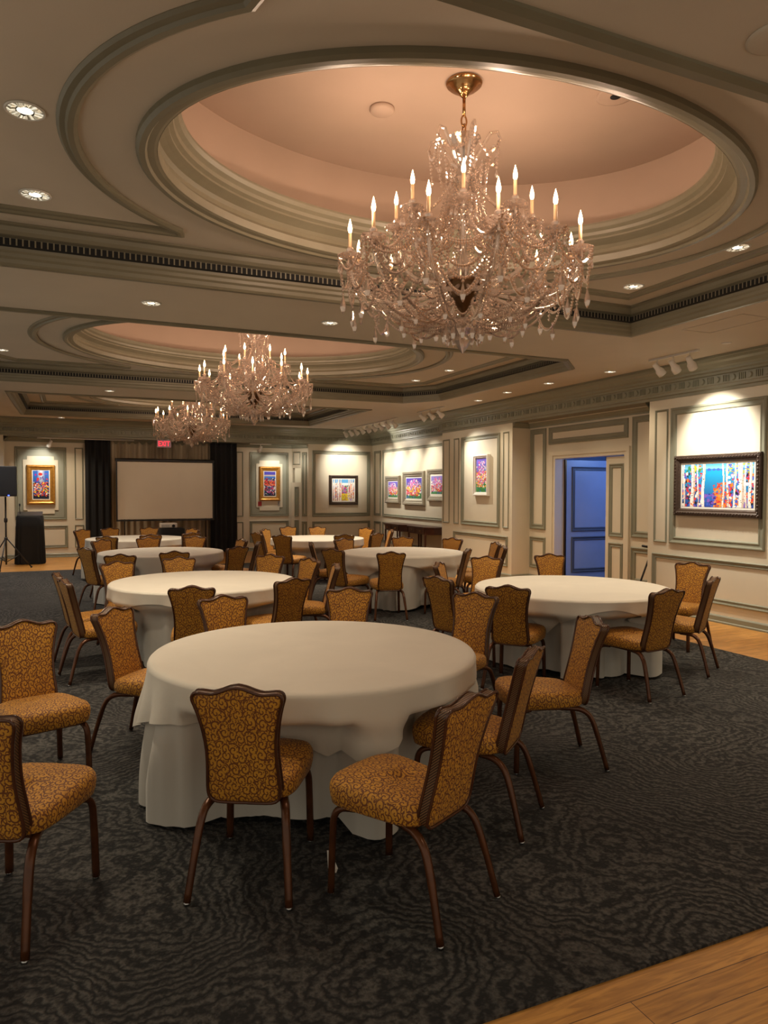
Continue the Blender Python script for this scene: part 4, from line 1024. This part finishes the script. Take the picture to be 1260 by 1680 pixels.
# ------------------------------------------------------------------ stage end
def pleat(name, x0, x1, y, z0, z1, amp, wl, m, label, cat='curtain', dr=0):
    b = MB(); n = int((x1-x0)/.02); vs = []; fs = []
    for j in range(9):
        for i in range(n+1):
            x = x0+(x1-x0)*i/n; vs.append((x, y-.05+amp*math.sin(x*2*PI/wl+.6*math.sin(x*5))*(.8+.2*j/8)+.01*math.sin(x*31), z0+(z1-z0)*j/8))
    for j in range(8):
        for i in range(n): a = j*(n+1)+i; fs.append((a,a+1,a+n+2,a+n+1))
    b.add(vs, fs, True); o = fixn(b.build(name, m)); return tag(o, label, cat)
pleat('sheer_curtain', .80, 3.50, YR+.02, .02, 2.97, .035, .17, M['sheer'], 'taupe pleated curtain hanging behind the projection screen')
pleat('black_drape', .33, .93, YR-.09, .02, 2.97, .03, .15, M['black'], 'black drape left of the taupe curtain, beside the gold framed painting')
pleat('black_drape', 3.44, 4.16, YR-.09, .02, 2.97, .03, .15, M['black'], 'black drape right of the projection screen')
sc = empty('projection_screen', (2.22,18.95,0), 0, 'large blank projection screen with black border before the taupe curtain', 'projection screen')
hw, z0, z1 = 1.165, .965, 2.40
b = MB(); b.add([(-hw,-.003,z0),(hw,-.003,z0),(hw,-.003,z1),(-hw,-.003,z1)], [(0,1,2,3)]); b.build('screen_fabric', M['screen'], sc)
b = MB(); rectsweep(b, planemap('y', 0, -1), -hw-.035, hw+.035, z0-.05, z1+.055, [(0,-.01),(0,.03),(.035,.03),(.036,.004),(.036,-.01)]); fixn(b.build('black_border', M['blackplastic'], sc))
b = MB(); b.tube([(-hw-.05,.03,z1+.05),(hw+.05,.03,z1+.05)], .04, 12); b.build('roller_case', M['blackplastic'], sc)
for s in (-1, 1):
    b = MB(); b.tube([(s*1.0,.06,z1),(s*1.0,.06,.03)], .016, 8); b.build('leg', M['blackplastic'], sc)
    b = MB(); b.box(s*1.0-.03, s*1.0+.03, -.3, .4, 0, .03); fixn(b.build('foot', M['blackplastic'], sc))
# projector cart with black skirt
ca = empty('projector_cart', (2.18,17.6,0), 0, 'cart under black skirt standing below the projection screen', 'cart')
def skirt(w, d, h, wt, flare=.03, n=96):
    b = MB(); vs = []; fs = []
    def pt(t, s_, z, k):
        c, s2 = math.cos(t), math.sin(t); e = .35; x = math.copysign(abs(c)**e, c)*(w/2); y = math.copysign(abs(s2)**e, s2)*(d/2)
        f = 1+flare*(1-z/h)*(1+1.0*math.sin(t*17)) ; return (x*f*s_, y*f*s_, z)
    for s_, z in ((.02,h),(.9,h),(1,h-.015),(1,h*.75),(1,h*.5),(1,h*.25),(1,.01)):
        for i in range(n): vs.append(pt(2*PI*i/n, s_, z, 0))
    for q in range(6):
        for i in range(n): fs.append((q*n+i, q*n+(i+1)%n, (q+1)*n+(i+1)%n, (q+1)*n+i))
    b.add(vs, fs, True); return b
o = fixn(skirt(.58, .5, .80, 0).build('black_skirt', M['black'], ca))
b = MB(); b.box(-.27,.27,-.22,.22,.74,.79); fixn(b.build('cart_top', M['blackplastic'], ca))
pj = empty('projector', (2.10,17.55,.802), 0, 'white video projector on the black skirted cart', 'projector')
b = MB(); b.box(-.19,.19,-.14,.14,.01,.12); bevel(fixn(b.build('housing', M['white'], pj)), .02, 3)
b = MB(); b.lathe([(.035,0),(.035,.02),(.028,.02)], (.1,-.155,.055), 14, True, Matrix.Rotation(rad(90),3,'X')); b.build('lens', M['slot'], pj)
b = MB(); [b.box(-.16+.03*i,-.145+.03*i,-.1415,-.139,.03,.08) for i in range(6)]; fixn(b.build('vent', M['grey'], pj))
# lectern with black drape
le = empty('draped_lectern', (-.87,18.35,0), 0, 'lectern under black cloth standing before the gold framed blossom painting', 'lectern')
fixn(skirt(.56, .5, 1.10, 0, .08).build('black_cloth', M['black'], le))
b = MB(); b.obox((0,-.02,1.135), (.52,.40,.03), Matrix.Rotation(rad(12),3,'X')); fixn(b.build('reading_top', M['blackplastic'], le))
b = MB(); b.tube([(-.2,.0,1.15),(-.22,.05,1.27),(-.21,.02,1.33)], .008, 6); b.build('microphone_neck', M['blackplastic'], le)
b = MB(); b.lathe([(.01,0),(.018,.02),(.018,.045),(.008,.06)], (-.21,.02,1.32), 10); b.build('microphone', M['blackplastic'], le)
# PA speaker on tripod
ts = empty('tripod_stand', (-1.28,17.2,0), 0, 'black tripod speaker stand on the wooden floor beside the draped lectern', 'stand')
b = MB(); b.tube([(0,0,.1),(0,0,1.55)], .018, 10); b.build('pole', M['blackplastic'], ts)
b = MB(); b.lathe([(.03,0),(.035,.03),(.035,.08),(.02,.1)], (0,0,1.0), 12); b.build('collar', M['blackplastic'], ts)
b = MB(); b.lathe([(.03,0),(.035,.03),(.035,.06)], (0,0,.62), 12); b.build('hub', M['blackplastic'], ts)
for i in range(3):
    a = rad(20+120*i); c, s = math.cos(a), math.sin(a)
    b = MB(); b.tube([(.03*c,.03*s,.64),(.5*c,.5*s,.02)], .013, 8); lg = b.build('leg', M['blackplastic'], ts)
    b = MB(); b.lathe([(.02,0),(.02,.04)], (.5*c,.5*s,0), 8); b.build('rubber_foot', M['blackplastic'], lg)
    b = MB(); b.tube([(.02*c,.02*s,.16),(.28*c,.28*s,.31)], .008, 6); b.build('brace', M['blackplastic'], ts)
sp = empty('loudspeaker', (-1.28,17.2,1.556), rad(12), 'black loudspeaker box with blue light on the tripod stand', 'loudspeaker')
b = MB(); b.add([(-.2,-.18,0),(.2,-.18,0),(.15,.17,0),(-.15,.17,0),(-.2,-.18,.64),(.2,-.18,.64),(.15,.17,.64),(-.15,.17,.64)], [(0,3,2,1),(4,5,6,7),(0,1,5,4),(1,2,6,5),(2,3,7,6),(3,0,4,7)]); bevel(fixn(b.build('cabinet', M['blackplastic'], sp)), .015, 2)
b = MB(); b.box(-.18,.18,-.19,-.178,.03,.61); fixn(b.build('grille', M['black'], sp))
b = MB(); b.box(.02,.05,-.197,-.19,.01,.03); fixn(b.build('status_light', M['led'], sp))
# exit sign hanging under the beam
ex = empty('exit_sign', (2.20,19.13,2.79), 0, 'red lettered EXIT sign hanging at the beam above the projection screen', 'sign')
b = MB(); b.box(-.17,.17,-.02,.02,0,.19); fixn(b.build('sign_box', M['exitface'], ex))
b = MB(); b.tube([(-.1,0,.19),(-.1,0,.215)], .006, 6); b.tube([(.1,0,.19),(.1,0,.215)], .006, 6); b.build('hanger', M['white'], ex)
b = MB(); t_ = .022
def Lt(x, segs):
    for (ax, az, bx, bz) in segs:
        d = Vector((bx-ax, bz-az)); n_ = Vector((-d.y, d.x)).normalized()*t_/2; d = d.normalized()*t_*.4
        A = [(x+ax-d.x+n_.x, az-d.y+n_.y), (x+ax-d.x-n_.x, az-d.y-n_.y), (x+bx+d.x-n_.x, bz+d.y-n_.y), (x+bx+d.x+n_.x, bz+d.y+n_.y)]
        b.add([(p[0],-.022,p[1]) for p in A]+[(p[0],-.027,p[1]) for p in A], [(4,5,6,7),(0,1,5,4),(1,2,6,5),(2,3,7,6),(3,0,4,7)])
Lt(-.135, [(0,.04,0,.15),(0,.04,.05,.04),(0,.095,.045,.095),(0,.15,.05,.15)])
Lt(-.06, [(0,.04,.06,.15),(0,.15,.06,.04)]); Lt(.03, [(0,.04,0,.15)]); Lt(.06, [(.035,.04,.035,.15),(0,.15,.07,.15)])
fixn(b.build('letters', M['exitred'], ex))
# console tables
def console(x0, y0, y1, label):
    """stands against wall plane x=x0, from y0 (near) to y1 (far); bowed corner at the outer end"""
    o = empty('console_table', (x0, (y0+y1)/2, 0), 0, label, 'console table'); L = (y1-y0)/2; d = .50
    P = [(0,-L),(-d*.75,-L),(-d,-L+.22),(-d,L-.22),(-d*.75,L),(0,L)]
    def prism(P, z0, z1): b = MB(); n = len(P); b.add([(x,y,z0) for x,y in P]+[(x,y,z1) for x,y in P], [(i,(i+1)%n,n+(i+1)%n,n+i) for i in range(n)]+[tuple(range(n))[::-1],tuple(range(n,2*n))]); return b
    bevel(fixn(prism([(x*1.04-.0,y*1.02) for x,y in P], .83, .855).build('table_top', M['mahog'], o)), .006, 2)
    fixn(prism([(x*.97,y*.98) for x,y in P], .68, .83).build('apron', M['mahog'], o))
    for x, y in ((-.04,-L+.04),(-d*.94,-L+.24),(-d*.94,L-.24),(-.04,L-.04)):
        b = MB(); b.tube([(x,y,.70),(x,y,0)], [.028,.015], 4, False); b.build('leg', M['mahog'], o)
    for y in (-L*.35, L*.35):
        b = MB(); b.box(-d*.98-.006,-d*.98,y-.17,y+.17,.70,.815); dr = fixn(b.build('drawer', M['mahog'], o))
        b = MB(); b.lathe([(.012,0),(.018,.012),(.010,.022)], (-d*.98-.006,y,.755), 10, True, Matrix.Rotation(rad(-90),3,'Y')); b.build('knob', M['brass'], dr)
console(XC-.06, 15.99, 17.35, 'dark wood console table under the smallest flower painting')
console(XC-.06, 14.58, 15.94, 'dark wood console table under the pale lilac flower painting')
# black pole leaning in the recess
o = empty('leaning_pole', (7.82,8.12,0), 0, 'black pole with short handle leaning in the doorway recess', 'pole')
b = MB(); b.tube([(-.16,.16,.0),(.07,.0,.86)], .014, 8); b.build('shaft', M['blackplastic'], o)
b = MB(); b.tube([(-.10,.03,.90),(.0,.01,.88),(.07,.0,.86)], .018, 8); b.build('handle', M['blackplastic'], o)
# crumpled paper tag on the carpet
b = MB(); pts = [(-.05,-.05,.0),(.035,-.045,.004),(.0,-.10,.002),(.03,.02,.03),(-.01,.10,.075),(.045,.09,.07)]
b.add(pts, [(0,1,3),(0,2,1),(0,3,4),(3,5,4)]); o = b.build('paper_tag', M['paper']); o.location = (1.06,3.0,.014); o.scale = (.55,.55,.7); tag(o, 'crumpled white cloth tag lying on carpet under the front table hem', 'tag')
# ------------------------------------------------------------------ lights
# track heads on paintings
spot((7.0,6.85,3.12), (7.7,6.80,2.25), 200, 86, COOL, .8, .04)
spot((7.07,6.60,3.10), (7.7,6.5,1.6), 83, 60, COOL, .9, .04)
for y, t in ((18.4,17.9),(17.5,17.3),(16.6,16.4),(15.8,15.3)): spot((7.20,y,3.12), (8.05,t,2.0), 120, 80, COOL, 1., .04)
spot((7.2,17.9,3.12), (8.0,17.3,3.1), 50, 75, COOL, 1., .03)
spot((7.08,13.4,3.10), (7.7,12.6,1.9), 147, 84, COOL, 1., .04)
spot((7.0,18.1,3.12), (7.15,19.3,2.40), 170, 66, COOL, .85, .04)
spot((-.6,19.1,2.9), (-.70,19.75,2.2), 51, 75, COOL, .9, .04)
spot((5.2,19.1,2.9), (5.25,19.75,2.1), 51, 80, COOL, .9, .04)
point((5.75,19.2,2.5), 4, COOL, .05)  # added lamp with no fitting, brightens the small door leaf
point((6.3,20.5,2.3), 6, COOL, .05)
point((9.6,9.4,2.4), 34, (.30,.50,1), .12)
point((9.0,8.4,1.6), 10, (.35,.5,1), .12)
for y, p in ((16.4,120),(12,90),(18.2,40)): spot((-1.6,y,ZC-.05), (-1.6,y,0), p, 120, (.9,.92,1), .9, .1)  # added bluish spots without fittings, standing in for daylight from the left
w = bpy.data.worlds.new('room_fill'); bpy.context.scene.world = w; w.use_nodes = True
w.node_tree.nodes['Background'].inputs[0].default_value = (1, .88, .69, 1); w.node_tree.nodes['Background'].inputs[1].default_value = .50
# ------------------------------------------------------------------ camera
yaw, pitch, roll = rad(23.59), rad(1.745), rad(-.157)
cam = bpy.data.cameras.new('camera'); co = bpy.data.objects.new('camera', cam); C.objects.link(co)
cam.sensor_fit = 'HORIZONTAL'; cam.sensor_width = 36; cam.lens = 36*1175.6/1260; cam.clip_start = .05; cam.clip_end = 100
f = Vector((math.sin(yaw)*math.cos(pitch), math.cos(yaw)*math.cos(pitch), -math.sin(pitch))); r = Vector((math.cos(yaw), -math.sin(yaw), 0)); d = f.cross(r)
r2 = r*math.cos(roll)+d*math.sin(roll); d2 = -r*math.sin(roll)+d*math.cos(roll)
m = Matrix((r2, -d2, -f)).transposed().to_4x4(); m.translation = (0,0,1.71); co.matrix_world = m
bpy.context.scene.camera = co
S = bpy.context.scene
S.view_settings.view_transform = 'Standard'; S.view_settings.look = 'None'; S.view_settings.exposure = .12; S.view_settings.gamma = 1.
S.cycles.max_bounces = 7; S.cycles.transparent_max_bounces = 24; S.cycles.diffuse_bounces = 4; S.cycles.glossy_bounces = 3; S.cycles.transmission_bounces = 5
S.cycles.caustics_reflective = False; S.cycles.caustics_refractive = False; S.cycles.sample_clamp_indirect = 4.; S.cycles.use_denoising = True
